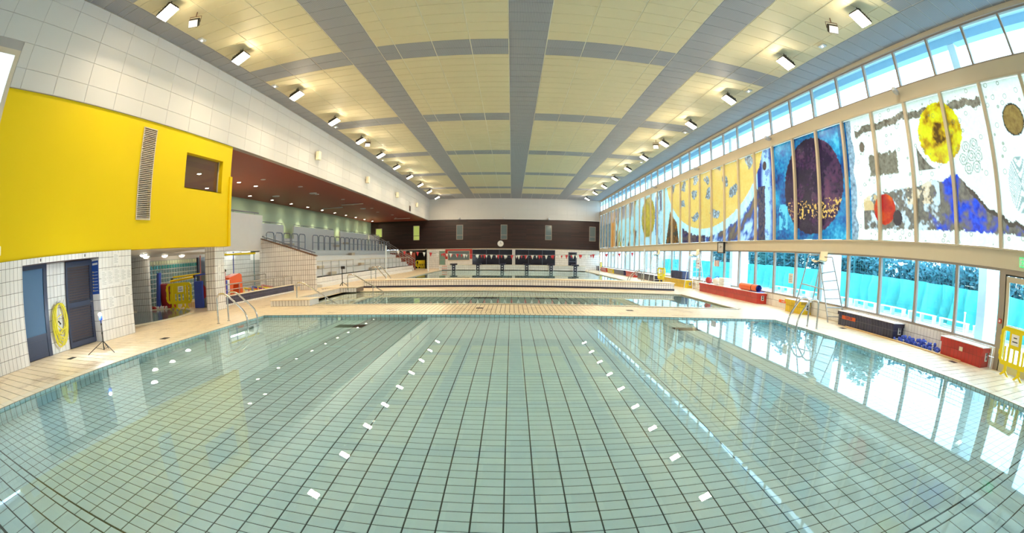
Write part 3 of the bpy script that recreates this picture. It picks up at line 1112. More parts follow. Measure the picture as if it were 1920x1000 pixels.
def fb(x, y, s=1.0, o=0.0):
    return nz(x, y, s, o) * 0.55 + nz(x, y, s * 2.3, o + 5) * 0.3 + nz(x, y, s * 5.1, o + 9) * 0.2


def mx(a, b, t):
    t = max(0.0, min(1.0, t))
    return tuple(p + (q - p) * t for p, q in zip(a, b))


def pal(t, cs):
    t = max(0.0, min(0.9999, t)) * (len(cs) - 1)
    i = int(t)
    return mx(cs[i], cs[i + 1], t - i)


WH = (1.0, 0.97, 0.80)
CY = (0.45, 0.80, 0.88)
BR = (0.20, 0.13, 0.08)
GB = (0.34, 0.27, 0.18)
DB = (0.01, 0.02, 0.12)
GOLD = (0.95, 0.52, 0.10)


def piece(v, a, b):
    return max(0.0, min(1.0, (v - a) / (b - a)))


def interp(x, xs, ys):
    if x <= xs[0]:
        return ys[0]
    for i in range(len(xs) - 1):
        if x <= xs[i + 1]:
            return ys[i] + (ys[i + 1] - ys[i]) * (x - xs[i]) / (xs[i + 1] - xs[i])
    return ys[-1]


def paint(y, z):
    """colour (linear rgb) and ring mask of the mural at hall position y, height z"""
    n1, n2, n3 = fb(y, z, 1.3), fb(y, z, 3.2, 3.0), fb(y, z, 8.0, 7.0)
    ring = 0.0
    if y < 10.78:
        c = mx(WH, (0.85, 0.90, 0.55), piece(n1, 0.15, 0.6) * 0.6)
        ring = 1.0
        if y > 10.5 + 0.12 * nz(z, 3, 2.5):
            c = mx((0.10, 0.12, 0.14), (0.5, 0.62, 0.66), 0.5 + n3)
            ring = 0
        # brown branch along the top
        zb = interp(y, [4.9, 6.3, 7.3, 8.0, 8.7, 9.7, 10.3], [6.02, 6.05, 6.02, 6.10, 6.0, 6.0, 5.92])
        if 4.9 < y < 10.35 and abs(z - zb - 0.1 * nz(y, 0, 3)) < 0.11 + 0.09 * n3 + 0.05 * n2:
            c, ring = mx(GB, (0.10, 0.06, 0.03), 0.5 + n3), 0
        d = sqrt(((y - 10.06) / 0.13) ** 2 + ((z - 5.46) / 0.17) ** 2)
        if d < 1:
            c, ring = BR, 0
        if 8.5 + 0.08 * n3 < y < 9.8 + 0.15 * n2 and 4.5 + 0.1 * n3 < z < 5.15 + 0.18 * n3:
            c, ring = mx(GB, (0.16, 0.11, 0.06), 0.5 + n3), 0
        if y < 7.66 and z > 4.48 and (z - 4.46) < (y - 6.85) / 0.80 * 0.66 * ((y - 6.85) / 0.80) + 0.02 and y > 6.9:
            c, ring = mx(GB, (0.08, 0.05, 0.03), 0.5 + n3), 0
        # yellow disk
        d = sqrt(((y - 6.65) / 0.84) ** 2 + ((z - 5.42) / 0.82) ** 2) + 0.10 * n3
        if d < 1:
            t = 0.5 + n2 * 1.1 + (0.3 if d < 0.35 else 0) - 0.15 * (d > 0.8)
            c = pal(t, [(0.95, 0.85, 0.02), (0.85, 0.66, 0.01), (0.65, 0.32, 0.01), (0.12, 0.05, 0.01)])
            ring = 0.8
        # brown disk at the right edge
        d = sqrt(((y - 3.9) / 0.37) ** 2 + ((z - 5.46) / 0.38) ** 2)
        if d < 1:
            c, ring = mx((0.42, 0.24, 0.06), (0.20, 0.10, 0.03), 0.5 + n3), 0
            if d > 0.9:
                c = (0.05, 0.04, 0.03)
        # cluster of concentric circles
        for (cy, cz) in ((5.45, 5.0), (5.75, 4.95), (5.6, 4.72), (5.9, 4.65), (5.35, 4.7), (5.75, 4.42), (5.45, 4.45)):
            d = sqrt((y - cy) ** 2 + (z - cz) ** 2)
            if d < 0.14:
                ring = 0
                if 0.05 < d < 0.075 or 0.115 < d:
                    c = (0.35, 0.36, 0.25)
        # mass along the bottom
        top = interp(y, [3.2, 4.0, 4.84, 5.24, 6.2, 6.8, 8.2, 9.6, 10.2], [2.98, 3.1, 3.32, 3.5, 4.28, 4.2, 4.05, 4.0, 3.8]) + 0.14 * n2
        bot = interp(y, [3.2, 4.0, 4.8, 10.2], [2.85, 2.88, 2.92, 2.93]) + 0.1 * n3
        if y < 10.15 and bot < z < top:
            w = piece(n2, 0.02, 0.2)
            c = mx(mx((0.28, 0.22, 0.15), (0.12, 0.09, 0.07), 0.5 + n3), (0.80, 0.86, 0.84), w * (y > 6.9) * 0.9)
            ring = 0
            if y < 7.4:
                bl = piece(fb(y, z, 1.8, 12) + 0.5 - abs(y - 5.4) * 0.12, 0.25, 0.55)
                c = mx(c, mx((0.01, 0.03, 0.35), (0.02, 0.10, 0.80), 0.5 + n3 * 1.5), bl)
            if z > top - 0.10 and 6 > y > 3:
                c = (0.10, 0.07, 0.05)
            if y > 9.55 and z > 3.5 and n1 > -0.2 and z < 3.95:
                c = mx(c, (1.0, 0.62, 0.25), 0.7)
            if 7.2 < y < 8.2 and z > 3.6 and n2 > 0:
                c = mx(c, (1.0, 0.66, 0.35), 0.7)
        d = sqrt(((y - 9.2) / 0.47) ** 2 + ((z - 3.5) / 0.44) ** 2)
        if d < 1:
            c, ring = pal(0.5 + n2, [(0.85, 0.12, 0.01), (0.60, 0.03, 0.01), (0.45, 0.01, 0.01)]), 0
        d = sqrt(((y - 8.65) / 0.2) ** 2 + ((z - 3.24) / 0.22) ** 2)
        if d < 1:
            c, ring = (0.06, 0.04, 0.04), 0
        d = sqrt(((y - 4.0) / 0.42) ** 2 + ((z - 4.0) / 0.62) ** 2)
        if d < 1 and sin((d + z * 2) * 60) > 0.1:
            c, ring = (0.36, 0.42, 0.36), 0
        return c, ring
    if y < 15.55:
        c = pal(0.5 + n1 * 0.9 + n3 * 0.5, [(0.0, 0.02, 0.12), (0.0, 0.10, 0.28), (0.01, 0.28, 0.45), (0.08, 0.55, 0.70)])
        if y < 11.2 and z > 4.6:
            c = mx(c, (0.0, 0.02, 0.12), 0.6)
        yy = (y - 13.0) / (1.85 if y < 13 else 1.75)
        zz = (z - 4.5) / (1.78 if z > 4.5 else 1.7)
        d = sqrt(yy * yy + zz * zz) + 0.04 * n3
        if d < 1:
            c = pal(0.35 + n1 * 0.8 + n3 * 0.5 + 0.25 * (y < 12.2), [(0.008, 0.004, 0.02), (0.02, 0.008, 0.03), (0.08, 0.022, 0.06), (0.16, 0.04, 0.08)])
            if 3.35 < z + 0.1 * n2 < 4.0 and n3 > 0.10 and n2 > -0.15:
                c = (0.95, 0.50, 0.10)
        if 14.6 < y < 15.2 and 3.0 < z < 4.0 and n2 > -0.1:
            c = (0.12, 0.60, 0.68)
        return c, 0.0
    # -------- gold half disc and what surrounds it
    gy, gz = (y - 22.6) / 6.45, (z - 7.45) / 4.1
    dg = sqrt(gy * gy + gz * gz) + 0.012 * n3
    if dg < 1:
        c = mx(GOLD, (1.0, 0.64, 0.16), 0.5 + n2)
        a = math.atan2(gz, gy)
        lens = 0
        for (r0, r1, k, o) in ((0.76, 0.90, 5.0, 0.0), (0.50, 0.66, 4.3, 2.0), (0.26, 0.40, 3.4, 4.1)):
            rc = (r0 + r1) / 2 + 0.04 * sin(a * 9 + o)
            if abs(dg - rc) < (r1 - r0) / 2 * 1.25 * max(0.0, sin(a * k * 2.6 + o + 1.5 * n1) - 0.25):
                lens = 1
        if lens:
            c = mx((0.18, 0.17, 0.16), (0.62, 0.72, 0.74), piece(n3, -0.05, 0.25))
        return c, 0.0
    if y < 22.5:
        # right hand side below the gold: white-cyan border, brown, blue
        c = pal(0.5 + fb(y * 0.8 + z * 0.5, z * 0.6, 1.6, 21) * 1.3 + 0.15 * (dg - 1.2), [(0.45, 0.80, 0.90), (0.60, 0.78, 0.92), (0.05, 0.10, 0.35), (0.17, 0.11, 0.08), (0.25, 0.17, 0.10)])
        if y < 16.9:
            w = piece(0.45 - abs(y - 16.15 + 0.15 * n1), 0.0, 0.25)
            c = mx((0.01, 0.03, 0.22), (0.50, 0.72, 0.95), w if n2 > -0.2 else w * 0.4)
            if 16.3 < y + 0.1 * n2 < 16.85 and z < 4.9:
                c = mx((0.14, 0.09, 0.07), (0.02, 0.03, 0.08), 0.5 + n3 * 1.5)
            d = sqrt(((y - 16.25) / 0.16) ** 2 + ((z - 5.75) / 0.2) ** 2)
            if d < 1:
                c = (0.09, 0.05, 0.04)
        elif dg < 1.10 + 0.05 * n2:
            c = mx((0.50, 0.85, 0.88), (0.85, 0.95, 0.92), 0.5 + n2)
        return c, 0.0
    if y < 29.9:
        if dg < 1.09 + 0.04 * n2:
            return mx((0.48, 0.82, 0.80), (0.75, 0.92, 0.88), 0.5 + n2), 0.0
        # pointed brown-orange shape
        ya = 27.75
        hw = (6.1 - z) * 0.36
        if abs(y - ya) < hw + 0.08 * n3:
            c = pal(0.5 + n2 * 1.3 + 0.2 * (z < 3.6), [(0.45, 0.22, 0.02), (0.30, 0.12, 0.02), (0.16, 0.07, 0.03), (0.05, 0.06, 0.04)])
            return c, 0.0
        if y > 26.0:
            return mx((0.48, 0.80, 0.78), (0.72, 0.90, 0.85), 0.5 + n2), 0.0
        c = pal(0.5 + n2 + (4.0 - z) * 0.35, [(0.50, 0.40, 0.30), (0.26, 0.18, 0.12), (0.03, 0.02, 0.10), (0.15, 0.10, 0.08)])
        return c, 0.0
    if y < 36.0:
        d = sqrt(((y - 33.2) / 1.75) ** 2 + ((z - 4.75) / 1.55) ** 2) + 0.10 * n3 + 0.06 * n2
        if d < 1:
            return pal(0.5 + n2 + 0.35 * (1 - d) * 0 + (d - 0.5) * 0.5, [(0.75, 0.50, 0.02), (0.55, 0.36, 0.03), (0.30, 0.20, 0.05)]), 0.0
        if 30.7 < y + 0.25 * nz(z, 1, 1.1) < 31.35 and 3.3 < z < 6.1:
            return mx((0.22, 0.35, 0.66), (0.03, 0.03, 0.15), piece(abs(y - 31.0), 0.1, 0.4)), 0.0
        if y < 30.6 and fb(y, z * 0.35, 1.5, 31) > -0.05:
            return mx((0.30, 0.22, 0.20), (0.10, 0.10, 0.16), 0.5 + n3), 0.0
        return mx((0.45, 0.72, 0.72), (0.68, 0.80, 0.80), 0.5 + n2), 0.0
    t = fb(y * 0.55 + z * 0.18, z * 0.22, 1.5, 41)
    c = (0.48, 0.74, 0.70)
    if t > 0.10:
        c = pal(0.5 + n2, [(0.05, 0.04, 0.05), (0.16, 0.11, 0.09), (0.26, 0.17, 0.12)])
    elif t < -0.28:
        c = (0.50, 0.34, 0.03)
    if 44.2 < y < 46.2 and z < 6.2:
        c = (0.70, 0.24, 0.04)
    if y > 46.5:
        c = mx((0.05, 0.12, 0.15), (0.25, 0.30, 0.30), 0.5 + n2)
    if z > 5.2 and y > 37:
        c = mx(c, (0.42, 0.36, 0.34), 0.6)
    return c, 0.0


def mural_mat():
    m, nt, out = new_mat('mural_glass')
    at = nt.nodes.new('ShaderNodeAttribute')
    at.attribute_name = 'paint'
    v = pos_comb(nt, 1, 2)
    vo = N(nt, 'ShaderNodeTexVoronoi', i_Scale=4.0, i_Randomness=0.8)
    nt.links.new(v, vo.inputs['Vector'])
    dd = vo.outputs['Distance']
    r = math_n(nt, 'MULTIPLY', math_n(nt, 'GREATER_THAN', dd, 0.20), math_n(nt, 'LESS_THAN', dd, 0.27))
    f = math_n(nt, 'MULTIPLY', math_n(nt, 'MULTIPLY', r, at.outputs['Alpha']), 0.65)
    c = mixc(nt, f, at.outputs['Color'], (0.22, 0.24, 0.12, 1))
    # fine relief of the cast resin
    nzt = N(nt, 'ShaderNodeTexNoise', i_Scale=9.0, i_Detail=5.0, i_Roughness=0.65)
    nt.links.new(v, nzt.inputs['Vector'])
    k = math_n(nt, 'ADD', math_n(nt, 'MULTIPLY', nzt.outputs[0], 0.9), 0.55)
    kc = nt.nodes.new('ShaderNodeCombineXYZ')
    for i in range(3):
        nt.links.new(k, kc.inputs[i])
    c = mixc(nt, 0.55, c, kc.outputs[0], 'MULTIPLY')
    c = mixc(nt, 1.0, c, (0.42, 0.42, 0.42, 1), 'MULTIPLY')
    bp = N(nt, 'ShaderNodeBump', i_Strength=0.5, i_Distance=0.02)
    nt.links.new(nzt.outputs[0], bp.inputs['Height'])
    tr = nt.nodes.new('ShaderNodeBsdfTranslucent')
    df = nt.nodes.new('ShaderNodeBsdfDiffuse')
    gl = N(nt, 'ShaderNodeBsdfGlossy', i_Roughness=0.12)
    nt.links.new(c, tr.inputs[0])
    nt.links.new(c, df.inputs[0])
    nt.links.new(bp.outputs[0], gl.inputs['Normal'])
    m1 = N(nt, 'ShaderNodeMixShader', i_Fac=0.72)
    nt.links.new(df.outputs[0], m1.inputs[1])
    nt.links.new(tr.outputs[0], m1.inputs[2])
    fr = N(nt, 'ShaderNodeFresnel', i_IOR=1.45)
    nt.links.new(bp.outputs[0], fr.inputs['Normal'])
    m2 = nt.nodes.new('ShaderNodeMixShader')
    nt.links.new(fr.outputs[0], m2.inputs[0])
    nt.links.new(m1.outputs[0], m2.inputs[1])
    nt.links.new(gl.outputs[0], m2.inputs[2])
    nt.links.new(m2.outputs[0], out.inputs[0])


mural_mat()
mural = thing('glass_mural', 'long abstract wall of coloured translucent panels between beige bars above the right windows', 'artwork', (0, 0, 0))
mz0, mz1 = 2.62, 6.43
mull = mb('frame_light').box(XR - 0.06, XR + 0.06, -0.055, 0.055, 2.58, 6.47).mesh('mullion')
for k in range(36):
    y0, y1 = YM[k] + 0.05, YM[k + 1] - 0.05
    if YM[k] > -1:
        res = 0.026 if y0 < 17 else (0.05 if y0 < 32 else 0.08)
    else:
        res = 0.3
    nu, nv = int((y1 - y0) / res), int((mz1 - mz0) / res)
    vs, cs = [], []
    for j in range(nv + 1):
        for i in range(nu + 1):
            y, z = y0 + (y1 - y0) * i / nu, mz0 + (mz1 - mz0) * j / nv
            vs.append((XR + 0.03, y, z))
            c, r = paint(y, z)
            cs += [max(0.0, c[0]), max(0.0, c[1]), max(0.0, c[2]), r]
    fs = [(j * (nu + 1) + i, (j + 1) * (nu + 1) + i, (j + 1) * (nu + 1) + i + 1, j * (nu + 1) + i + 1) for j in range(nv) for i in range(nu)]
    me = bpy.data.meshes.new('panel')
    me.from_pydata(vs, [], fs)
    ca = me.color_attributes.new('paint', 'FLOAT_COLOR', 'POINT')
    ca.data.foreach_set('color', cs)
    me.materials.append(MATS['mural_glass'])
    o = bpy.data.objects.new('panel', me)
    COL.objects.link(o)
    o.parent = mural
for k in range(37):
    o = bpy.data.objects.new('mullion', mull)
    COL.objects.link(o)
    o.parent = mural
    o.location = (0, YM[k], 0)

# ================================================================== OUTSIDE
b = mb('outdoor_ground')
b.box(10.5, 70, -60, 110, -0.3, -0.02)
struct(b.build('ground'))
b = mb('concrete_white')
for k in range(-2, 7):
    y0 = 5.80 + 7.65 * k
    struct(mb('concrete_white').box(11.31, 12.3, y0, y0 + 0.30, -0.02, 8.26).build('column'))
b = mb('soffit_lit_tint')
b.box(10.5, 11.62, -12, 60, 8.53, 8.85)
b.m('concrete_daylit_tint').box(11.3, 11.6, -12, 60, 8.27, 8.53)
struct(b.build('roof_overhang'))
# turquoise tarpaulin hung along the fence, with folds
b = mb('tarp')
vs, fs = [], []
ny = 420
for i in range(ny + 1):
    y = -6 + 62 * i / ny
    for j in range(9):
        t = j / 8
        z = 0.05 + 1.62 * t + (0.05 * nz(y, 0, 1.3, 3) if j == 8 else 0)
        x = 18.3 + 0.30 * sin(y * 6.5 + 3.5 * nz(y, t, 0.9) + t * 2.6) * (0.4 + 0.6 * nz(y, 2, 0.7, 9) + 0.3) + 0.12 * (1 - t)
        vs.append((x, y, z))
for i in range(ny):
    for j in range(8):
        fs.append((i * 9 + j, (i + 1) * 9 + j, (i + 1) * 9 + j + 1, i * 9 + j + 1))
b.raw(vs, fs, True)
tag(b.build('tarpaulin'), 'long turquoise tarpaulin with folds hanging on the fence outside the windows', 'tarpaulin')
t = thing('mesh_fence', 'tall green wire mesh fence standing behind the turquoise tarpaulin outside', 'fence', (18.95, 0, 0))
pm = mb('fence_green').box(-0.04, 0.04, -0.04, 0.04, 0, 3.2).mesh('post')
for k in range(25):
    o = bpy.data.objects.new('post', pm)
    COL.objects.link(o)
    o.parent = t
    o.location = (0, -6 + 2.55 * k, 0)
b = mb('fence_green')
for k in range(16):
    b.box(-0.012, 0.012, -6, 56, 0.2 + 0.2 * k, 0.215 + 0.2 * k)
for k in range(300):
    y = -6 + k * 0.206
    b.box(-0.006, 0.006, y, y + 0.012, 0.1, 3.2)
b.build('wire_mesh', None, t, kind='stuff')


def tree(x, y, h, w, dark, label, seed):
    rnd = random.Random(seed)
    t = thing('tree', label, 'tree', (x, y, 0), group='trees behind the fence outside')
    b = mb('dark_metal')
    b.tube([(0, 0, 0), (0.1, 0.05, h * 0.5), (0, 0, h * 0.8)], [0.16, 0.12, 0.05], 6)
    b.build('trunk', None, t)
    b = mb('foliage' if dark else 'foliage_light')
    for i in range(3200):
        a, q = rnd.uniform(0, 2 * pi), rnd.uniform(-1, 1)
        r = rnd.uniform(0.3, 1.0)
        s = sqrt(max(0, 1 - q * q))
        c = Vector((w * r * s * cos(a) * 0.8, w * r * s * sin(a), h * 0.5 + h * 0.5 * q * r))
        u = Vector((rnd.uniform(-1, 1), rnd.uniform(-1, 1), rnd.uniform(-1, 1))).normalized()
        v = u.orthogonal().normalized()
        k = rnd.uniform(0.12, 0.28)
        b.face([c - u * k, c - v * k * 0.6, c + u * k, c + v * k * 0.6])
    b.build('crown', None, t, kind='stuff')


trs = [(22.6 + (i % 3) * 0.9, -9 + i * 3.4, (2.95 + 0.03 * (i % 3) if i < 9 else 4.8 + 0.2 * ((i * 7) % 5)), 2.1, (i % 4) != 1) for i in range(17)]
for i, (x, y, h, w, dk) in enumerate(trs):
    tree(x, y, h, w, dk, '%s bushy tree behind the outdoor fence, %s from the near end' % ('dark' if dk else 'light green', ORD[i] if i < 18 else ('next to last' if i == 18 else 'last')), i)
rnd = random.Random(11)
b = mb('foliage')
for i in range(9000):
    c = Vector((21.0 + rnd.uniform(-0.4, 0.4), rnd.uniform(-12, 24), rnd.uniform(0.1, 2.95) - 0.25 * rnd.random()))
    u = Vector((rnd.uniform(-1, 1), rnd.uniform(-1, 1), rnd.uniform(-1, 1))).normalized()
    v = u.orthogonal().normalized()
    k = rnd.uniform(0.12, 0.26)
    b.face([c - u * k, c - v * k * 0.6, c + u * k, c + v * k * 0.6])
tag(b.build('hedge', kind='stuff'), 'dense dark hedge outside behind the mesh fence', 'hedge')
# low white benches along the tarpaulin
def white_bench():
    t = thing('garden_bench', 'x', 'bench', (0, 0, 0))
    mb('concrete_white').box(-0.15, 0.15, -0.85, 0.85, 0.30, 0.35).build('seat', None, t)
    lm = mb('concrete_white').box(-0.15, 0.15, -0.03, 0.03, -0.02, 0.30).mesh('leg')
    for y in (-0.8, 0.0, 0.8):
        o = bpy.data.objects.new('leg', lm)
        COL.objects.link(o)
        o.parent = t
        o.location = (0, y, 0)
    return t
wb = white_bench()
for i in range(9):
    loc = (17.4, 8.6 + 2.05 * i, 0)
    o = wb if i == 0 else dup(wb, loc)
    o.location = loc
    o['label'] = 'low white bench outside before the turquoise tarpaulin, %s from the near end' % ORD[i]
    o['group'] = 'low white benches outside'
# white bollard post and bin outside the nearest window
tag(mb('concrete_white').box(14.0, 14.35, 7.0, 7.35, -0.02, 0.78).box(13.97, 14.38, 6.97, 7.38, 0.72, 0.80).build('litter_bin'), 'white box shaped litter bin outside the nearest window', 'bin')
tag(mb('concrete_white').cyl((14.2, 8.2, -0.02), (14.2, 8.2, 0.85), 0.035).cyl((14.2, 8.2, 0.85), (14.2, 8.2, 0.9), 0.05).build('bollard'), 'slim white post standing outside the nearest window', 'post')
b = mb('concrete_white')
b.box(16.0, 30.0, 52.0, 60, -0.02, 6.0).box(15.0, 16.0, 52.0, 60, -0.02, 3.0)
tag(b.build('outbuilding'), 'pale block building outside beyond the far end of the windows', 'building')

# ================================================================== LAMPS
def floodlight(px, py, pz, side, label):
    """slim floodlight hung on a bracket; the lens faces down and inwards over the pool"""
    t = thing('floodlight', label, 'lamp', (px, py, pz), group='ceiling floodlights on the %s side' % ('left' if side < 0 else 'right'))
    M = Matrix.Rotation(side * radians(27), 4, 'Y')
    b = mb('dark_metal')
    b.box(-0.24, 0.24, -0.20, 0.20, 0.02, 0.10, M)
    b.box(-0.20, 0.20, -0.16, 0.16, 0.10, 0.16, M)
    for i in range(6):
        b.box(-0.19 + i * 0.07, -0.17 + i * 0.07, -0.15, 0.15, 0.16, 0.20, M)
    b.build('housing', None, t)
    mb('lamp_lens').box(-0.23, 0.23, -0.19, 0.19, 0.0, 0.018, M).build('lens', None, t)
    b = mb('dark_metal')
    b.tube([(0.0, -0.12, 0.14), (0.0, -0.12, 0.28), (0.0, 0.12, 0.28), (0.0, 0.12, 0.14)], 0.012, 6)
    b.tube([(0.0, 0, 0.28), (0.0, 0, ZC - pz)], 0.015, 6)
    b.build('bracket', None, t)
    return t


LZ = 7.88
LY = [6.95, 10.83, 15.02, 19.02, 22.95, 26.81, 30.85, 35.0, 39.3, 43.7, 48.4]
for i, y in enumerate(LY):
    floodlight(-8.17, y, LZ, -1, 'warm bright ceiling floodlight, %s in the left row' % ORD[i])
    floodlight(8.10, y + 0.02, LZ, 1, 'warm bright ceiling floodlight, %s in the right row' % ORD[i])

# black framed ceiling loudspeakers next to the lamps
def ceil_speaker(x, y, label):
    t = thing('loudspeaker', label, 'speaker', (x, y, 7.9), rz=radians(25) if x < 0 else radians(-25))
    M = Matrix.Rotation(radians(-50), 4, 'X')
    b = mb('dark_metal')
    b.bbox(-0.15, 0.15, -0.12, 0.12, -0.10, 0.08, 0.02, M)
    b.build('case', None, t)
    mb('grey_paint').box(-0.13, 0.13, -0.10, 0.10, -0.112, -0.102, M).build('grille', None, t)
    mb('brown_cap').tube([(-0.17, 0, 0.0), (-0.17, 0, 0.2), (0.17, 0, 0.2), (0.17, 0, 0.0)], 0.012, 6).tube([(0, 0, 0.2), (0, 0, 0.35)], 0.015, 6).build('bracket', None, t)


ceil_speaker(-7.98, 7.95, 'small black framed loudspeaker hanging under the ceiling by the first left floodlight')
ceil_speaker(7.9, 7.99, 'small black framed loudspeaker hanging under the ceiling by the first right floodlight')
ceil_speaker(-8.05, 23.7, 'small black loudspeaker under the ceiling near the fifth left floodlight')
ceil_speaker(7.85, 23.6, 'small black loudspeaker under the ceiling near the fifth right floodlight')
em = 0
for sx, ys in ((-8.85, (9.41, 14.33, 20.8, 29.5)), (8.72, (9.51, 14.44, 21.3, 29.5))):
    for i, y in enumerate(ys):
        t = thing('emergency_light', 'small clear emergency light on the ceiling, %s on the %s' % (ORD[i], 'left side' if sx < 0 else 'right side'), 'light', (sx, y, ZC))
        mb('alu').bbox(-0.09, 0.09, -0.14, 0.14, -0.05, -0.012 + 0.012, 0.01).build('case', None, t)
        mb('emergency_led').box(-0.02, 0.02, -0.03, 0.03, -0.062, -0.05).build('lens', None, t)
# wall loudspeakers on the white fascia
for i, y in enumerate((20.5, 28.6, 36.6, 44.5)):
    t = thing('wall_speaker', 'cream loudspeaker on the left white fascia, %s from the camera' % ORD[i], 'speaker', (XL, y, 6.71), group='cream loudspeakers along the left fascia')
    mb('cream_plastic').bbox(0.06, 0.26, -0.14, 0.14, -0.22, 0.22, 0.02).build('case', None, t)
    mb('steel_dull').box(0, 0.07, -0.04, 0.04, -0.05, 0.05).build('bracket', None, t)
b = mb('brown_cap')
b.box(XL, XL + 0.02, 41.7, 42.3, 5.85, 6.35)
for k in range(7):
    b.m('black').box(XL + 0.02, XL + 0.03, 41.73, 42.27, 5.88 + k * 0.065, 5.92 + k * 0.065)
tag(b.build('air_grille'), 'square dark air grille low on the left white fascia near the far end', 'vent')
# small cameras above the brown cladding and on the right beams
def camera_box(x, y, z, rz, label, s=1.0):
    t = thing('security_camera', label, 'camera', (x, y, z), rz, scale=s)
    mb('grey_paint').bbox(-0.07, 0.07, -0.16, 0.14, -0.07, 0.07, 0.02).cyl((0, -0.2, 0), (0, -0.15, 0), 0.055, 12).build('case', None, t)
    mb('steel_dull').tube([(0, 0.1, 0), (0, 0.2, 0.0), (0, 0.25, 0.1)], 0.02, 6).build('bracket', None, t)


for i, x in enumerate((-6.15, -0.95, 4.2)):
    camera_box(x, YF - 0.25, 5.85, 0, 'small white spotlight above the brown cladding, %s' % ['left one', 'middle one over the clock', 'right one'][i], 1.6)
for i, y in enumerate((7.9, 15.4, 23.1, 30.7)):
    camera_box(XR - 0.25, y, 6.72, radians(-70), 'small spotlight on the upper right beam, %s from the camera' % ORD[i])
for i, y in enumerate((47.0, 42.6)):
    camera_box(XR - 0.3, y, 2.55, radians(-60), 'small cream spotlight low on the far right beam, %s one' % ['farther', 'nearer'][i], 1.4)
# downlights in the red soffit
def downlight(x, y, label, lit, group):
    t = thing('downlight', label, 'light', (x, y, 5.705), group=group)
    mb('grey_paint').lathe([(0.14, 0.0), (0.14, -0.02), (0.10, -0.02), (0.10, -0.005)], n=14).build('rim', None, t)
    b = mb('downlight' if lit else 'grey_paint')
    b.lathe([(0.10, -0.012), (0.001, -0.012)], n=14)
    b.build('lens', None, t)
    if lit:
        L = bpy.data.lights.new('downlight_beam', 'SPOT')
        L.energy = 220
        L.color = (1.0, 0.92, 0.55)
        L.spot_size = radians(75)
        L.spot_blend = 0.7
        L.shadow_soft_size = 0.06
        lo = bpy.data.objects.new('downlight_beam', L)
        COL.objects.link(lo)
        lo.parent = t
        lo.location = (-0.15 if x < -15 else 0, 0, -0.05)


k = 0
for i in range(10):
    downlight(-16.05, 24.08 + 2.88 * i, 'lit round downlight by the green wall, %s from the camera' % ORD[i], True, 'lit downlights along the green wall')
for i, y in enumerate((16.07, 19.51, 21.22)):
    downlight(-13.77, y, 'lit round downlight near the yellow wall, %s from the camera' % ORD[i], True, 'downlights near the yellow wall')
downlight(-16.02, 19.48, 'lit round downlight seen through the window of the yellow wall, far back', True, 'downlights near the yellow wall')
for i in range(9):
    downlight(-12.4 + 0.5 * (i % 2), 19.8 + 3.4 * i, 'unlit round downlight in the red soffit, %s from the camera' % ORD[i], False, 'unlit downlights in the red soffit')
for i, (x, y) in enumerate(((-14.9, 25.5), (-12.4, 26.0), (-12.6, 36.5))):
    t = thing('ceiling_speaker', 'larger round grey grille in the red soffit, %s from the camera' % ORD[i], 'speaker', (x, y, 5.705))
    mb('grey_paint').lathe([(0.25, 0), (0.25, -0.03), (0.2, -0.05), (0.01, -0.05)], n=18).build('grille', None, t)
for i, (x, y) in enumerate(((-12.3, 33.0), (-14.6, 34.5), (-12.0, 48.0))):
    t = tag(mb('grey_paint').bbox(-0.9, 0.9, -0.09, 0.09, -0.06, 0.0, 0.02).build('strip_lamp', None, None, (x, y, 5.705)), 'unlit grey strip lamp in the red soffit, %s from the camera' % ORD[i], 'lamp')
# dome lights and tubes in the passage
for i, (x, y) in enumerate(((-12.1, 10.98), (-14.9, 13.6), (-13.8, 13.86), (-14.7, 16.0))):
    if i == 1:
        x, y = -13.6, 12.5
    t = thing('dome_light', 'round lit dome lamp on the low white ceiling, %s from the left' % ORD[i], 'light', (x, y, 2.15), group='dome lamps under the yellow wall')
    mb('grey_paint').lathe([(0.16, 0), (0.16, -0.03), (0.14, -0.03)], n=16).build('rim', None, t)
    mb('dome_light').lathe([(0.14, -0.03), (0.12, -0.07), (0.07, -0.10), (0.001, -0.11)], n=16).build('bowl', None, t)
t = thing('tube_lamp', 'bright white tube lamp on the ceiling of the low passage', 'light', (-14.3, 19.9, 2.15))
mb('grey_paint').box(-0.08, 0.08, -0.65, 0.65, -0.05, 0).build('case', None, t)
mb('tube_light').tube([(0, -0.62, -0.08), (0, 0.62, -0.08)], 0.045, 10).build('tube', None, t)
t = thing('globe_lamp', 'bright round lamp on the ceiling at the far end of the low passage', 'light', (-14.2, 22.6, 2.15))
mb('grey_paint').lathe([(0.1, 0), (0.1, -0.05)], n=12).build('base', None, t)
mb('tube_light').lathe([(0.001, -0.30), (0.09, -0.27), (0.13, -0.17), (0.09, -0.07), (0.05, -0.05)], n=14).build('globe', None, t)

# ================================================================== GRANDSTAND
st = thing('grandstand', 'long white stepped spectator stand along the left side', 'grandstand', (0, 0, 0))
Y0, Y1 = 20.75, 46.5
prof = [(-10.40, 0.52), (-11.10, 0.92), (-11.70, 1.32), (-12.30, 1.72), (-12.95, 2.12), (-13.75, 2.42), (-14.40, 2.72), (-15.0, 3.02)]
for i, (x, z) in enumerate(prof):
    x2 = prof[i + 1][0] if i < len(prof) - 1 else -16.95
    z0 = prof[i - 1][1] if i else 0.0
    y1 = Y1
    b = mb('white_paint')
    b.box(x2 - (0.0 if i < len(prof) - 1 else 0), x, Y0, y1, z0 - 0.05 if i else 0.0, z)
    b.box(x2, x + 0.02, Y0, y1, z - 0.05, z)
    b.build('step', None, st)
mb('white_paint').box(-16.95, -15.1, 46.55, YF - 0.02, 0.0, 3.02).build('landing', None, st)
b = mb('tile_yz')
b.box(-10.41, -10.38, Y0, Y1, 0, 0.47)
b.build('front_face', None, st)
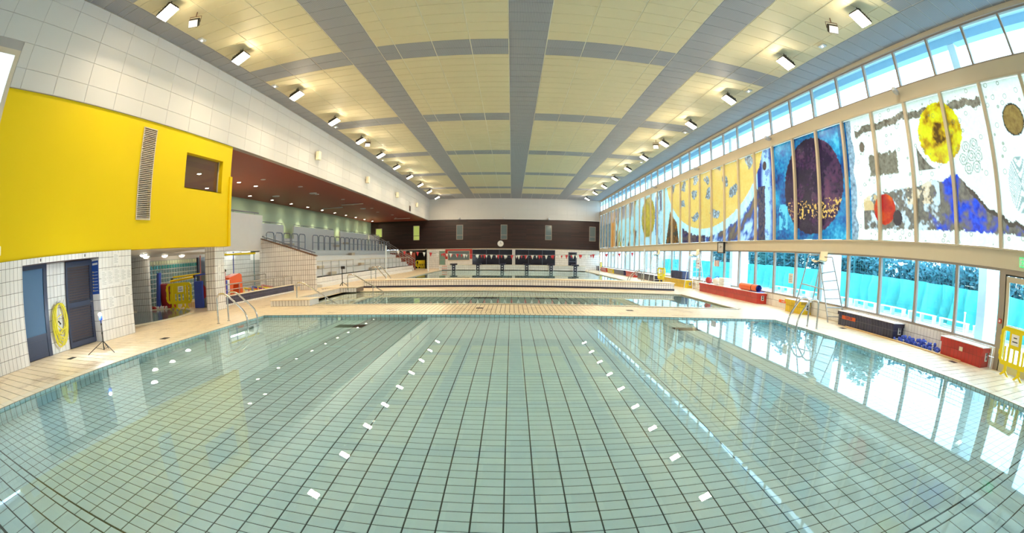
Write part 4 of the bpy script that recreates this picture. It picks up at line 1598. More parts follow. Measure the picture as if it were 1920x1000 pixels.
b = mb('white_paint')
b.box(-10.40, -10.05, Y0 + 1.5, 44.5, 0, 0.16)
b.build('kick_step', None, st)
# small access steps let into the rows
for (x, y, z) in ((-10.75, 25.3, 0.52), (-11.3, 24.6, 0.92), (-10.75, 33.3, 0.52), (-11.3, 32.4, 0.92), (-12.5, 24.9, 1.72), (-12.5, 33.5, 1.72), (-14.0, 25.8, 2.42), (-14.0, 34.0, 2.42), (-14.6, 37.6, 2.72)):
    mb('frame_light').box(x - 0.25, x, y, y + 0.75, z, z + 0.2).build('access_step', None, st)
# upper parapets in front of the green wall
for i, (a, c) in enumerate(((20.75, 27.7), (29.3, 37.0), (38.5, 46.6), (47.2, 51.0))):
    t = thing('parapet', 'white parapet panel with dark rail before the green wall, %s from the camera' % ORD[i], 'parapet', (-15.55, 0, 3.02), group='white parapets at the top of the stand')
    mb('white_paint').box(-0.06, 0.06, a, c, 0.0, 0.96).build('panel', None, t)
    b = mb('grey_rail').tube([(0, a + 0.1, 1.06), (0, c - 0.1, 1.06)], 0.03, 8)
    n = int((c - a) / 1.9) + 1
    for j in range(n + 1):
        y = a + 0.2 + (c - a - 0.4) * j / n
        b.cyl((0, y, 0.96), (0, y, 1.06), 0.014, 6)
    b.build('rail', None, t)
# looped tubular rails in the middle of the stand
def loop_rail(w):
    t = thing('loop_rail', 'x', 'railing', (0, 0, 0), group='looped grey rails in the middle of the stand')
    mb('grey_rail').tube(fillet([(0, 0, 0), (0, 0, 0.98), (0, w, 0.98), (0, w, 0)], 0.2, 6), 0.03, 8).build('hoop', None, t)
    mb('grey_rail').cyl((0, 0, 0.5), (0, w, 0.5), 0.016, 6).build('crossbar', None, t)
    return t
ys, y = [], 21.0
while y < 45.5:
    if not (25.5 < y < 26.4):
        ys.append(y)
    y += 1.0
lr = loop_rail(0.84)
for i, y in enumerate(ys):
    o = lr if i == 0 else dup(lr, (0, 0, 0))
    o.location = (-12.85, y, 2.12)
    o['label'] = 'grey looped tubular rail on the stand, %s from the near end' % ORD[i]
# front guard rail on the first tier
t = thing('guard_rail', 'long straight metal guard rail along the front of the stand', 'railing', (-10.6, 0, 0.52))
mb('frame_light').box(-0.04, 0.04, 20.9, 28.7, 0.86, 0.90).box(-0.04, 0.04, 30.2, 45.6, 0.86, 0.90).build('top_rail', None, t)
mb('steel_dull').cyl((0, 20.9, 0.45), (0, 28.7, 0.45), 0.015, 6).cyl((0, 30.2, 0.45), (0, 45.6, 0.45), 0.015, 6).build('middle_rail', None, t)
pm = mb('steel_dull').cyl((0, 0, 0), (0, 0, 0.86), 0.02, 8).lathe([(0.05, 0.0), (0.05, 0.01), (0.02, 0.012)], n=8).mesh('post')
y = 21.0
while y < 45.7:
    if not (28.8 < y < 30.1):
        o = bpy.data.objects.new('post', pm)
        COL.objects.link(o)
        o.parent = t
        o.location = (0, y, 0)
    y += 1.28
# sloping side wall at the near end of the stand
b = mb('tile_xz')
b.prism([(-9.67, 20.6, 0), (-13.05, 20.6, 0), (-13.05, 20.6, 2.72), (-12.9, 20.6, 2.70), (-9.67, 20.6, 1.66)], (0, 0.15, 0))
b.m('tile_yz').box(-9.67, -9.665, 20.6, 20.75, 0, 1.66)
b.m('brown_cap').prism([(-9.62, 20.57, 1.66), (-12.95, 20.57, 2.72), (-12.95, 20.57, 2.76), (-9.62, 20.57, 1.70)], (0, 0.21, 0))
struct(b.build('wall_stand_side'))
b = mb('grey_rail')
b.tube([(-9.7, 20.67, 1.84), (-12.9, 20.67, 2.87)], 0.03, 8)
for k in range(4):
    x = -9.9 - 0.95 * k
    z = 1.70 + (-9.67 - x) * 0.32
    b.cyl((x, 20.67, z), (x, 20.67, z + 0.14), 0.012, 6)
tag(b.build('handrail'), 'dark sloping handrail on top of the tiled side wall of the stand', 'handrail')
# stair at the far end of the stand
t = thing('stand_stair', 'dim stair with sloping railing at the far end of the stand', 'stairs', (0, 0, 0))
for k in range(12):
    x = -10.6 - 0.36 * k
    mb('grey_paint').box(x - 0.36, x, 46.62, 48.0, 0.0, 0.26 + 0.22 * k).build('step', None, t)
b = mb('steel_dull')
for (y, dz) in ((46.6, 0), (48.0, 0)):
    b.tube([(-10.5, y, 1.15), (-15.0, y, 3.9)], 0.035, 8)
    b.tube([(-10.5, y, 0.7), (-15.0, y, 3.45)], 0.02, 6)
    for k in range(7):
        x = -10.5 - 0.7 * k
        z = 0.2 + 0.612 * (-10.5 - x)
        b.cyl((x, y, z), (x, y, z + 0.95), 0.02, 6)
b.build('railing', None, t)
mb('red_soffit').box(-13.5, -10.5, 48.05, 48.15, 0, 1.9).build('side_panel', None, t)

# ================================================================== RAMP WITH NAVY TILES
t = thing('ramp_wall', 'low navy tiled ramp wall with metal rail before the passage', 'ramp', (0, 0, 0))
b = mb('tile_yz').box(-10.55, -10.40, 13.2, 19.6, 0, 0.07)
b.m('navy_yz').box(-10.55, -10.42, 13.2, 19.6, 0.07, 0.345)
b.m('coping').box(-10.60, -10.39, 13.2, 19.62, 0.345, 0.375)
b.build('wall', None, t)
mb('deck_far').box(-12.6, -10.56, 13.95, 20.55, 0.0, 0.20).build('walkway', None, t)
b = mb('steel_dull')
b.tube(fillet([(-10.48, 13.9, 0.36), (-10.48, 13.9, 0.78), (-10.48, 19.5, 0.78), (-10.48, 19.5, 0.36)], 0.06), 0.022, 8)
b.cyl((-10.48, 13.9, 0.58), (-10.48, 19.5, 0.58), 0.014, 6)
for y in (14.9, 16.0, 17.7, 18.7):
    b.cyl((-10.48, y, 0.36), (-10.48, y, 0.78), 0.016, 6)
b.build('railing', None, t)
b = mb('steel_dull')
b.tube(fillet([(-12.5, 15.2, 0.2), (-12.5, 15.2, 0.92), (-12.5, 20.3, 0.92), (-12.5, 20.3, 0.2)], 0.06), 0.022, 8)
b.cyl((-12.5, 15.2, 0.6), (-12.5, 20.3, 0.6), 0.014, 6)
for y in (16.5, 18, 19.3):
    b.cyl((-12.5, y, 0.2), (-12.5, y, 0.92), 0.016, 6)
b.build('rear_railing', None, t)

# ================================================================== POOL EDGE THINGS
# low tiled wall between middle and far pool
t = thing('low_wall', 'low cream tiled wall with navy stripe between the middle and the far pool', 'wall', (0, 0, 0))
mb('tile_xz').box(-7.30, 8.06, 21.2, 21.9, 0.085, 0.35).build('body', None, t)
mb('dark_blue_tile_edge').box(-7.32, 8.08, 21.19, 21.91, 0.0, 0.085).build('stripe', None, t)
mb('coping').bbox(-7.34, 8.10, 21.14, 21.94, 0.35, 0.392, 0.01).build('coping', None, t)
t = thing('starting_wall', 'cream tiled wall with starting blocks across the far end of the far pool', 'wall', (0, 0, 0))
mb('tile_xz').box(-7.62, 7.72, 46.6, 47.4, -0.1, 0.50).build('body', None, t)
mb('coping').box(-7.64, 7.74, 46.56, 47.44, 0.50, 0.53).build('coping', None, t)
for i, z in enumerate((0.12, 0.36)):
    mb('orange_plastic').box(-7.3, -6.75, 46.57, 46.6, z, z + 0.04).build('marking', None, t)
for i in range(6):
    x = -6.05 + 2.53 * i
    t = thing('starting_block', 'dark blue starting block on the far wall, %s from the left' % ORD[i], 'starting block', (x, 46.5, 0.0), group='starting blocks at the far end')
    mb('dark_blue_tile_edge').bbox(-0.38, 0.38, -0.10, 0.35, 0.535, 0.68, 0.04).build('platform', None, t)
    b = mb('alu')
    b.box(-0.24, 0.24, 0.015, 0.055, -0.04, 0.535)
    b.m('dark_blue_tile_edge').box(-0.18, 0.18, 0.0, 0.014, -0.04, 0.53)
    b.m('alu').box(-0.06, 0.06, -0.012, 0.0, 0.30, 0.42).box(-0.06, 0.06, -0.012, 0.0, 0.06, 0.16)
    b.build('pillar', None, t)
# tiled pedestals at the middle pool
t = thing('pedestal', 'low white tiled pedestal with handrail at the near left corner of the middle pool', 'pedestal', (0, 0, 0))
mb('tile_xz').box(-8.10, -6.55, 13.42, 14.15, 0, 0.19).build('body', None, t)
mb('coping').bbox(-8.13, -6.52, 13.39, 14.18, 0.19, 0.225, 0.008).build('coping', None, t)
t = thing('pedestal', 'low white tiled pedestal with handrail at the far left corner of the middle pool', 'pedestal', (0, 0, 0))
mb('tile_xz').box(-8.45, -6.75, 18.6, 19.6, 0, 0.19).build('body', None, t)
mb('coping').bbox(-8.48, -6.72, 18.57, 19.63, 0.19, 0.225, 0.008).build('coping', None, t)
t = thing('kerb', 'low tiled kerb joining the two pedestals beside the middle pool', 'kerb', (0, 0, 0))
mb('tile_yz').box(-7.95, -7.55, 14.15, 18.6, 0, 0.17).build('body', None, t)
mb('coping').box(-7.98, -7.52, 14.18, 18.57, 0.17, 0.20).build('coping', None, t)
b = mb('steel')
b.tube(fillet([(-7.31, 13.95, 0.2), (-7.31, 13.95, 0.74), (-7.05, 13.95, 0.74), (-5.75, 13.95, -0.02), (-5.6, 13.95, -0.12)], 0.18), 0.024, 10).cyl((-6.2, 13.95, 0.24), (-6.2, 13.95, -0.4), 0.018)
tag(b.build('pool_handrail'), 'bent brass-toned handrail sloping into the middle pool from the near pedestal', 'handrail')
b = mb('steel')
b.tube(fillet([(-7.15, 18.6, 0.1), (-7.15, 18.6, 0.78), (-6.9, 18.6, 0.78), (-5.55, 18.6, 0.04), (-5.45, 18.6, -0.08)], 0.18), 0.024, 10).cyl((-5.97, 18.6, 0.25), (-5.97, 18.6, -0.3), 0.018)
tag(b.build('pool_handrail'), 'bent handrail sloping into the middle pool beside the low wall', 'handrail')


def pool_ladder(x, y, side, label, gap=0.5, h=0.76, run=0.95):
    """two stainless grab rails; side = +1 water lies towards +x"""
    t = thing('pool_ladder', label, 'ladder', (x, y, 0))
    for k in (0, 1):
        yy = k * gap
        P = [(0, yy, 0), (0, yy, h), (side * 0.30, yy, h + 0.02), (side * run, yy, 0.26), (side * (run + 0.02), yy, -0.75)]
        mb('steel').tube(fillet(P, 0.22, 7), 0.025, 10).lathe([(0.045, 0.002), (0.045, 0.012), (0.022, 0.016)], (0, yy, 0), 12).build('rail', None, t)
    sm = mb('steel').box(-0.04, 0.04, 0, gap, -0.012, 0.012).mesh('rung')
    for z in (-0.22, -0.46, -0.68):
        o = bpy.data.objects.new('rung', sm)
        COL.objects.link(o)
        o.parent = t
        o.location = (side * (run + 0.02), 0, z)
    return t


pool_ladder(-7.62, 9.70, 1, 'stainless pool ladder with two bent rails on the left edge of the nearest pool', run=1.0)
pool_ladder(8.03, 9.66, -1, 'stainless pool ladder with two bent rails on the right edge of the nearest pool', gap=0.44, run=0.72)
pool_ladder(-7.9, 24.3, 1, 'bright pool ladder rails at the near left corner of the far pool', gap=0.9, h=0.95)
pool_ladder(8.35, 27.5, -1, 'pool ladder rails at the near right corner of the far pool', gap=0.5, h=0.8)
b = mb('alu')
b.tube(fillet([(7.0, 41.5, -0.4), (7.2, 41.5, 0.4), (8.1, 41.5, 0.95), (8.2, 41.5, 0.9), (8.2, 41.5, 0.0)], 0.3), 0.03, 8)
tag(b.build('grab_rail'), 'curved grab rail at the far right corner of the far pool', 'handrail')

# poles and bunting over the far pool
for (x, y, h, lab) in ((-8.4, 29.2, 2.25, 'slim steel pole left of the far pool carrying the nearer flag line'), (8.85, 29.2, 2.2, 'slim steel pole right of the far pool carrying the nearer flag line'),
                       (-7.9, 42.0, 1.9, 'slim steel pole left of the far pool carrying the farther flag line'), (8.3, 42.0, 1.9, 'slim steel pole right of the far pool carrying the farther flag line')):
    t = thing('flag_pole', lab, 'pole', (x, y, 0))
    mb('concrete_white').cyl((0, 0, 0), (0, 0, h), 0.04, 10).build('post', None, t)
    mb('steel_dull').lathe([(0.08, 0), (0.08, 0.015), (0.035, 0.03)], n=10).build('base', None, t)
for (y, xa, xb, zc, zs, fw, fh, n, lab) in ((29.2, -8.4, 8.85, 1.53, 0.45, 0.19, 0.29, 36, 'line of white and red pennants across the far pool, nearer one'),
                                           (42.0, -7.9, 8.3, 1.50, 0.30, 0.19, 0.29, 32, 'line of white and red pennants across the far pool, farther one')):
    t = thing('bunting', lab, 'bunting', (0, y, 0), group='pennant lines over the far pool')
    zf = lambda x: zc + zs * ((x - 0.2) / 8.6) ** 2
    mb('rope').tube([(xa + (xb - xa) * k / 30, 0, zf(xa + (xb - xa) * k / 30)) for k in range(31)], 0.009, 5).build('rope', None, t)
    fm = [mb(c).prism([(-fw / 2, -0.003, 0), (fw / 2, -0.003, 0), (0, -0.003, -fh)], (0, 0.006, 0)).mesh('flag') for c in ('flag_white', 'flag_red')]
    for k in range(n):
        x = xa + 0.85 + (xb - xa - 1.7) * k / (n - 1)
        o = bpy.data.objects.new('flag', fm[k % 2])
        COL.objects.link(o)
        o.parent = t
        o.location = (x, 0, zf(x))

# clocks
t = thing('wall_clock', 'small round white clock on the brown cladding of the far wall', 'clock', (-1.33, YF, 2.89))
MX = Matrix.Rotation(radians(90), 4, 'X')
mb('grey_paint').lathe([(0.36, 0.0), (0.36, 0.06), (0.33, 0.07), (0.33, 0.05)], n=24, T=MX).build('case', None, t)
mb('paper').lathe([(0.33, 0.05), (0.001, 0.05)], n=24, T=MX).build('dial', None, t)
mb('ink').box(-0.012, 0.012, -0.06, -0.055, 0, 0.24).build('hand', None, t)
mb('ink').box(0, 0.17, -0.06, -0.055, -0.012, 0.012).build('hand', None, t)
t = thing('lane_clock', 'tall dark framed twin clock hanging below the right beam', 'clock', (9.95, 19.45, 2.0))
b = mb('black')
b.box(-0.05, 0.05, -0.02, 0.66, 0, 0.04).box(-0.05, 0.05, -0.02, 0.66, 0.50, 0.54).box(-0.05, 0.05, -0.02, 0.02, 0.04, 0.5).box(-0.05, 0.05, 0.62, 0.66, 0.04, 0.5)
b.build('frame', None, t)
mb('grey_paint').box(-0.03, 0.03, 0.02, 0.62, 0.04, 0.5).build('dial', None, t)
b = mb('ink')
for (y, z, a) in ((0.32, 0.32, 0.9), (0.32, 0.32, 2.3), (0.32, 0.32, 4.71)):
    b.tube([(-0.04, y, z), (-0.04, y + 0.11 * sin(a), z + 0.11 * cos(a))], 0.008, 4)
b.build('hands', None, t)
mb('steel_dull').box(-0.05, 0.34, 0.28, 0.36, 0.5, 0.56).build('bracket', None, t)
# exit sign over the glazed door
t = thing('exit_sign', 'small green and white emergency exit sign over the glazed door on the right', 'sign', (XR - 0.05, 3.75, 2.25))
mb('exit_green').box(-0.02, 0.03, 0, 0.42, 0, 0.2).build('plate', None, t)
b = mb('paper')
b.box(-0.025, -0.02, 0.24, 0.40, 0.02, 0.18)
b.box(-0.025, -0.02, 0.12, 0.15, 0.09, 0.14).prism([(-0.025, 0.04, 0.1), (-0.025, 0.12, 0.04), (-0.025, 0.12, 0.16)], (0.005, 0, 0)).box(-0.025, -0.02, 0.12, 0.2, 0.085, 0.115)
b.m('exit_green').tube([(-0.028, 0.32, 0.16), (-0.028, 0.31, 0.10), (-0.028, 0.28, 0.04)], 0.01, 5).tube([(-0.028, 0.31, 0.10), (-0.028, 0.36, 0.04)], 0.01, 5).tube([(-0.028, 0.27, 0.12), (-0.028, 0.37, 0.12)], 0.008, 5)
b.build('pictogram', None, t)
t = thing('fire_call_point', 'small red alarm box on the frame beside the glazed door', 'alarm', (XR - 0.02, 4.72, 1.05))
mb('red_plastic').bbox(-0.05, 0.0, -0.05, 0.05, -0.05, 0.05, 0.01).build('case', None, t)
mb('paper').box(-0.055, -0.05, -0.025, 0.025, -0.025, 0.025).build('button', None, t)


# ================================================================== TILED CHESTS ALONG THE WINDOWS
def chest(y0, y1, h, m, label, x0=9.76, handle=True, lidh=0.12, lab=True, grp=None):
    t = thing('storage_chest', label, 'chest', (0, 0, 0), group=grp)
    mxz = {'red_yz': 'red_plastic', 'yelt_yz': 'yellow_plastic', 'navy_yz': 'dark_blue_tile_edge'}[m]
    b = mb(m).box(x0 + 0.03, XR - 0.012, y0 + 0.03, y1 - 0.03, 0, h - lidh)
    b.build('body', None, t)
    b = mb(m).box(x0, XR - 0.012, y0, y1, h - lidh, h - 0.018)
    b.m('paper').box(x0 - 0.005, XR - 0.01, y0 - 0.01, y1 + 0.01, h - 0.018, h)
    b.build('lid', None, t)
    if handle:
        xc = (x0 + XR) / 2 + 0.05
        b = mb('paper').box(xc - 0.06, xc + 0.06, y0 + 0.005, y0 + 0.03, h * 0.3, h * 0.78)
        b.m('ink').box(xc - 0.035, xc + 0.035, y0 - 0.002, y0 + 0.006, h * 0.36, h * 0.52).box(xc - 0.035, xc + 0.035, y0 - 0.002, y0 + 0.006, h * 0.56, h * 0.72)
        b.build('label_plate', None, t)
    return t


c1 = chest(4.93, 6.37, 0.44, 'red_yz', 'short red tiled storage chest with white top nearest the camera on the right')
mb('cream_plastic').box(9.785, 9.80, 5.60, 5.72, 0.22, 0.34).build('catch', None, c1)
c2 = chest(8.15, 10.70, 0.43, 'navy_yz', 'long navy tiled storage chest with white top and orange number sign')
mb('orange_plastic').box(9.785, 9.795, 9.85, 10.5, 0.20, 0.33).build('sign', None, c2)
txt = bpy.data.curves.new('lettering', 'FONT')
txt.body = '1m20'
txt.size = 0.15
txt.extrude = 0.002
txt.align_x = 'CENTER'
txt.align_y = 'CENTER'
txt.materials.append(MATS['navy_foam'])
def text_mesh(curve):
    tmp = bpy.data.objects.new('tmp', curve)
    COL.objects.link(tmp)
    bpy.context.view_layer.update()
    me = bpy.data.meshes.new_from_object(tmp.evaluated_get(bpy.context.evaluated_depsgraph_get()))
    bpy.data.objects.remove(tmp)
    o = bpy.data.objects.new('lettering', me)
    COL.objects.link(o)
    return o


o = text_mesh(txt)
o.parent = c2
o.matrix_local = Matrix.Translation((9.781, 10.17, 0.265)) @ Matrix(((0, 0, -1, 0), (-1, 0, 0, 0), (0, 1, 0, 0), (0, 0, 0, 1)))
c3 = chest(12.75, 13.80, 0.45, 'yelt_yz', 'short yellow tiled storage chest with white top behind the right pool ladder')
c4 = chest(15.90, 21.90, 0.45, 'red_yz', 'very long red tiled storage chest with rolled mat and bags on top')
c5 = chest(23.9, 27.6, 0.45, 'yelt_yz', 'long yellow tiled storage chest behind the second lifeguard chair')
c6 = chest(29.4, 34.0, 0.45, 'navy_yz', 'long dark tiled storage chest beside the far pool')
c7 = chest(35.3, 37.7, 0.45, 'red_yz', 'red storage chest beside the far pool, next after the long dark one')
c8 = chest(38.4, 42.3, 0.45, 'navy_yz', 'blue storage chest with white top beside the far pool')
c9 = chest(42.8, 45.3, 0.45, 'yelt_yz', 'small yellow storage chest beside the far end of the far pool')
c10 = chest(45.8, 48.9, 0.45, 'red_yz', 'red storage chest at the far right corner of the far pool')
c11 = chest(50.2, 51.6, 0.55, 'navy_yz', 'dark chest standing farthest back by the far wall', handle=False)
tag(mb('orange_plastic').box(XR - 0.02, XR - 0.005, 14.35, 14.95, 0.20, 0.31).build('depth_sign', None), 'small red depth sign on the tiled base between the red and yellow chests', 'sign')
txt2 = txt.copy()
txt2.body = '1m20'
txt2.size = 0.10
txt2.materials[0] = MATS['paper']
o = text_mesh(txt2)
o.parent = bpy.data.objects['depth_sign']
o.matrix_local = Matrix.Translation((XR - 0.025, 14.65, 0.255)) @ Matrix(((0, 0, -1, 0), (-1, 0, 0, 0), (0, 1, 0, 0), (0, 0, 0, 1)))
t = tag(mb('wood_strip').bbox(9.62, 9.70, 5.55, 10.15, 0.0, 0.035, 0.006).build('wooden_batten'), 'long pale wooden batten lying on the deck before the navy chest', 'batten')

# heap of blue dumbbells
def dumbbell():
    t = thing('foam_dumbbell', 'x', 'dumbbell', (0, 0, 0))
    MY = Matrix.Rotation(radians(90), 4, 'Y')
    mb('blue_foam').lathe([(0.001, -0.10), (0.045, -0.10), (0.05, -0.09), (0.05, -0.055), (0.045, -0.045), (0.001, -0.045)], n=10, T=MY).build('weight', None, t)
    mb('blue_foam').lathe([(0.001, 0.045), (0.045, 0.045), (0.05, 0.055), (0.05, 0.09), (0.045, 0.10), (0.001, 0.10)], n=10, T=MY).build('weight', None, t)
    mb('alu').cyl((-0.06, 0, 0), (0.06, 0, 0), 0.014, 8).build('grip', None, t)
    return t


rnd = random.Random(4)
db = dumbbell()
for i in range(34):
    o = db if i == 0 else dup(db, (0, 0, 0))
    y = 6.55 + 1.45 * (i / 33.0)
    o.location = (9.98 + rnd.uniform(-0.16, 0.20), y + rnd.uniform(-0.05, 0.05), 0.05 + (0.09 if (i % 3 == 0 and 3 < i < 30) else 0))
    o.rotation_euler = (rnd.uniform(-0.15, 0.15), rnd.uniform(-0.2, 0.2), rnd.uniform(0, 3.14))
    o['label'] = 'small blue foam dumbbell in the heap between the red and navy chests'
    o['group'] = 'heap of blue dumbbells'


# ================================================================== LIFEGUARD CHAIRS
def guard_chair(loc, label, mat_='alu', wid=1.0):
    """tall tubular chair: ladder on the -y side, seat facing the water (-x)"""
    t = thing('lifeguard_chair', label, 'chair', loc)
    H = 1.92
    yb, yt = 1.02 * wid, 0.45 * wid
    xf, xr, xtf, xtr = -0.30, 0.34, -0.16, 0.20

    def leg(name, a, c, r=0.022):
        mb(mat_).tube([a, c], r, 8).build(name, None, t)
    leg('leg', (xf, -yb, 0), (xtf, -yt + 0.22, H - 0.14))
    leg('leg', (xr, -yb - 0.15, 0), (xtr, -yt - 0.05, H))
    leg('leg', (xf, yb, 0), (xtf, yt, H))
    leg('leg', (xr, yb - 0.2, 0), (xtr, yt - 0.25, H - 0.14))
    n = 6
    for k in range(n):
        s = 0.10 + k * 0.145
        a = Vector((xf, -yb, 0)).lerp(Vector((xtf, -yt + 0.22, H - 0.14)), s)
        c = Vector((xr, -yb - 0.15, 0)).lerp(Vector((xtr, -yt - 0.05, H)), s)
        dv = (c - a)
        b = mb(mat_)
        b.prism([a + Vector((0, -0.03, -0.01)), a + Vector((0, 0.05, -0.01)), a + Vector((0, 0.05, 0.012)), a + Vector((0, -0.03, 0.012))], dv)
        b.build('rung', None, t)
    s = 0.55
    a = Vector((xf, -yb, 0)).lerp(Vector((xtf, -yt + 0.22, H - 0.14)), s)
    c = Vector((xf, yb, 0)).lerp(Vector((xtf, yt, H)), s)
    leg('crossbar', a, c, 0.02)
    mb(mat_).tube(fillet([(xtf, yt, H), (xtf, yt, H + 0.12), (xtf, -0.1, H + 0.12)], 0.08), 0.018, 8).build('armrest', None, t)
    mb(mat_).tube(fillet([(xtr, -yt - 0.05, H), (xtr, -yt - 0.03, H + 0.10), (xtr, -0.05, H + 0.10)], 0.08), 0.018, 8).build('armrest', None, t)
    # moulded seat shell
    b = mb('cream_plastic')
    P = [(-0.20, 0.0), (-0.18, 0.03), (0.10, 0.0), (0.18, 0.06), (0.24, 0.36), (0.26, 0.38)]
    vs, fs = [], []
    for j in range(7):
        v = -1 + j / 3.0
        for (x, z) in P:
            vs.append((x - 0.03 * (v * v) * (z > 0.1), v * 0.22 * (1 - 0.12 * (z > 0.3)), H - 0.10 + z + 0.05 * v * v * (z < 0.1)))
    m_ = len(P)
    for j in range(6):
        for i in range(m_ - 1):
            fs.append((j * m_ + i, j * m_ + i + 1, (j + 1) * m_ + i + 1, (j + 1) * m_ + i))
    n0 = len(vs)
    vs += [(x + 0.012, y, z - 0.018) for (x, y, z) in vs]
    fs += [tuple(q + n0 for q in f[::-1]) for f in fs]
    b.raw(vs, fs, True)
    b.build('seat', None, t)
    mb('dark_metal').box(-0.12, 0.12, -0.15, 0.15, H - 0.15, H - 0.12).build('seat_plate', None, t)
    return t


ch = guard_chair((9.9, 12.0, 0), 'tall tubular lifeguard chair with cream seat by the window behind the right pool ladder', 'steel_dull')
b = mb('paper').box(-0.40, -0.39, 1.0, 1.28, 1.02, 1.36)
b.build('notice', None, ch)
for k in range(4):
    mb('ink').box(-0.405, -0.40, 1.05, 1.23, 1.08 + k * 0.06, 1.09 + k * 0.06).build('printed_line', None, ch)
guard_chair((9.72, 22.6, 0), 'tall white lifeguard chair beside the yellow chest, second from the camera', 'alu', 0.62)
guard_chair((9.7, 29.2, 0), 'tall white lifeguard chair beside the dark chest, third from the camera', 'alu', 0.62)

# ================================================================== YELLOW CROWD BARRIERS
def barrier_mesh():
    parts = {}
    W_, H_ = 1.0, 1.0

    def ring(x0, x1, z0, z1, r, t):
        o_ = [(x0 + r, z0), (x1 - r, z0), (x1, z0 + r), (x1, z1 - r), (x1 - r, z1), (x0 + r, z1), (x0, z1 - r), (x0, z0 + r)]
        i_ = [(x0 + r + t * 0.4, z0 + t), (x1 - r - t * 0.4, z0 + t), (x1 - t, z0 + r + t * 0.4), (x1 - t, z1 - r - t * 0.4), (x1 - r - t * 0.4, z1 - t), (x0 + r + t * 0.4, z1 - t), (x0 + t, z1 - r - t * 0.4), (x0 + t, z0 + r + t * 0.4)]
        vs, fs = [], []
        for y in (-0.025, 0.025):
            vs += [(x, y, z) for x, z in o_] + [(x, y, z) for x, z in i_]
        for k in range(8):
            k2 = (k + 1) % 8
            fs += [(k, k2, 8 + k2, 8 + k), (16 + k, 24 + k, 24 + k2, 16 + k2), (k, 16 + k, 16 + k2, k2), (8 + k, 8 + k2, 24 + k2, 24 + k)]
        return vs, fs
    b = mb('yellow_plastic')
    b.raw(*ring(-0.5, 0.5, 0.22, 1.0, 0.10, 0.09))
    b.box(-0.52, -0.50, -0.03, 0.03, 0.4, 0.5).box(-0.52, -0.50, -0.03, 0.03, 0.7, 0.8).box(0.50, 0.52, -0.03, 0.03, 0.4, 0.5).box(0.50, 0.52, -0.03, 0.03, 0.7, 0.8)
    b.fixn = True
    parts['frame'] = b.mesh('frame')
    b = mb('yellow_plastic')
    b.box(-0.025, 0.025, -0.02, 0.02, 0.30, 0.60)
    parts['slat'] = b.mesh('slat')
    b = mb('yellow_plastic')
    b.bbox(-0.21, 0.21, -0.022, 0.022, 0.58, 0.93, 0.01)
    b.box(-0.22, -0.15, -0.02, 0.02, 0.28, 0.60).box(0.15, 0.22, -0.02, 0.02, 0.28, 0.60)
    parts['centre_panel'] = b.mesh('centre_panel')
    b = mb('yellow_plastic')
    b.prism([(-0.04, 0, 0.24), (0.04, 0, 0.24), (0.05, 0, 0.10), (0.17, 0, 0.0), (0.10, 0, 0.0), (0.0, 0, 0.07), (-0.10, 0, 0.0), (-0.17, 0, 0.0), (-0.05, 0, 0.10)], (0, 0.03, 0))
    parts['foot'] = b.mesh('foot')
    b = mb('paper').box(-0.13, 0.13, -0.032, -0.024, 0.66, 0.88)
    b.m('ink')
    for k, (w, z) in enumerate(((0.06, 0.80), (0.09, 0.72))):
        b.box(-w, w, -0.034, -0.032, z, z + 0.022)
    parts['notice'] = b.mesh('notice')
    return parts


BP = barrier_mesh()


def barrier(loc, rz, label, notice=True, tilt=0.0, grp=None):
    t = thing('crowd_barrier', label, 'barrier', loc, rz, group=grp)
    t.rotation_euler = (tilt, 0, rz)

    def put(n, x=0.0):
        o = bpy.data.objects.new(n, BP[n])
        COL.objects.link(o)
        o.parent = t
        o.location = (x, 0, 0)
    put('frame')
    put('centre_panel')
    put('slat', 0.0)
    put('slat', -0.32)
    put('slat', 0.32)
    put('foot', -0.24)
    put('foot', 0.24)
    if notice:
        put('notice')
    return t


barrier((9.85, 3.98, 0), radians(-100), 'yellow plastic barrier with notice before the glazed door on the right')
barrier((-12.25, 13.2, 0), radians(15), 'yellow plastic barrier with notice standing in the recess by the tiled pillar')
barrier((-12.75, 13.5, 0), radians(25), 'second yellow plastic barrier half hidden behind the one in the recess', notice=False)
barrier((9.85, 28.4, 0), radians(-80), 'yellow plastic barrier leaning by the yellow chest near the far pool', tilt=radians(0))
for i in range(4):
    barrier((-10.95 + 0.28 * i, YF + 0.6 + 0.2 * i, 0), radians(10), 'yellow plastic barrier parked in the dark recess of the far wall, %s' % ORD[i], notice=False, grp='barriers parked in the far recess')
barrier((9.9, 49.6, 0), radians(-85), 'yellow plastic barrier at the far right corner by the windows', notice=False)

# ================================================================== THINGS ON THE CHESTS
t = thing('rolled_mat', 'rolled mat with orange outside and blue inside lying on the long red chest', 'mat', (10.0, 16.9, 0.45))
spir = [(0.14 * (1 - 0.035 * k) * cos(-0.9 * k * 0.35 + 1.6), 0.14 * (1 - 0.035 * k) * sin(-0.9 * k * 0.35 + 1.6)) for k in range(26)]
b = mb('orange_plastic')
MYr = Matrix.Translation((0, 0, 0.15))
b.lathe([(0.15, -0.75), (0.15, 0.75)], n=24, T=MYr @ Matrix.Rotation(radians(90), 4, 'X'))
b.build('outer_layer', None, t)
b = mb('blue_foam')
vs, fs = [], []
for k in range(40):
    a, r = 0.35 * k, 0.145 - 0.0026 * k
    vs += [(r * cos(a), -0.78, 0.15 + r * sin(a)), (r * cos(a), 0.78, 0.15 + r * sin(a))]
for k in range(39):
    fs.append((2 * k, 2 * k + 1, 2 * k + 3, 2 * k + 2))
b.raw(vs, fs, True)
b.box(-0.12, 0.25, -0.85, -0.1, 0.0, 0.02)
b.build('inner_layer', None, t)
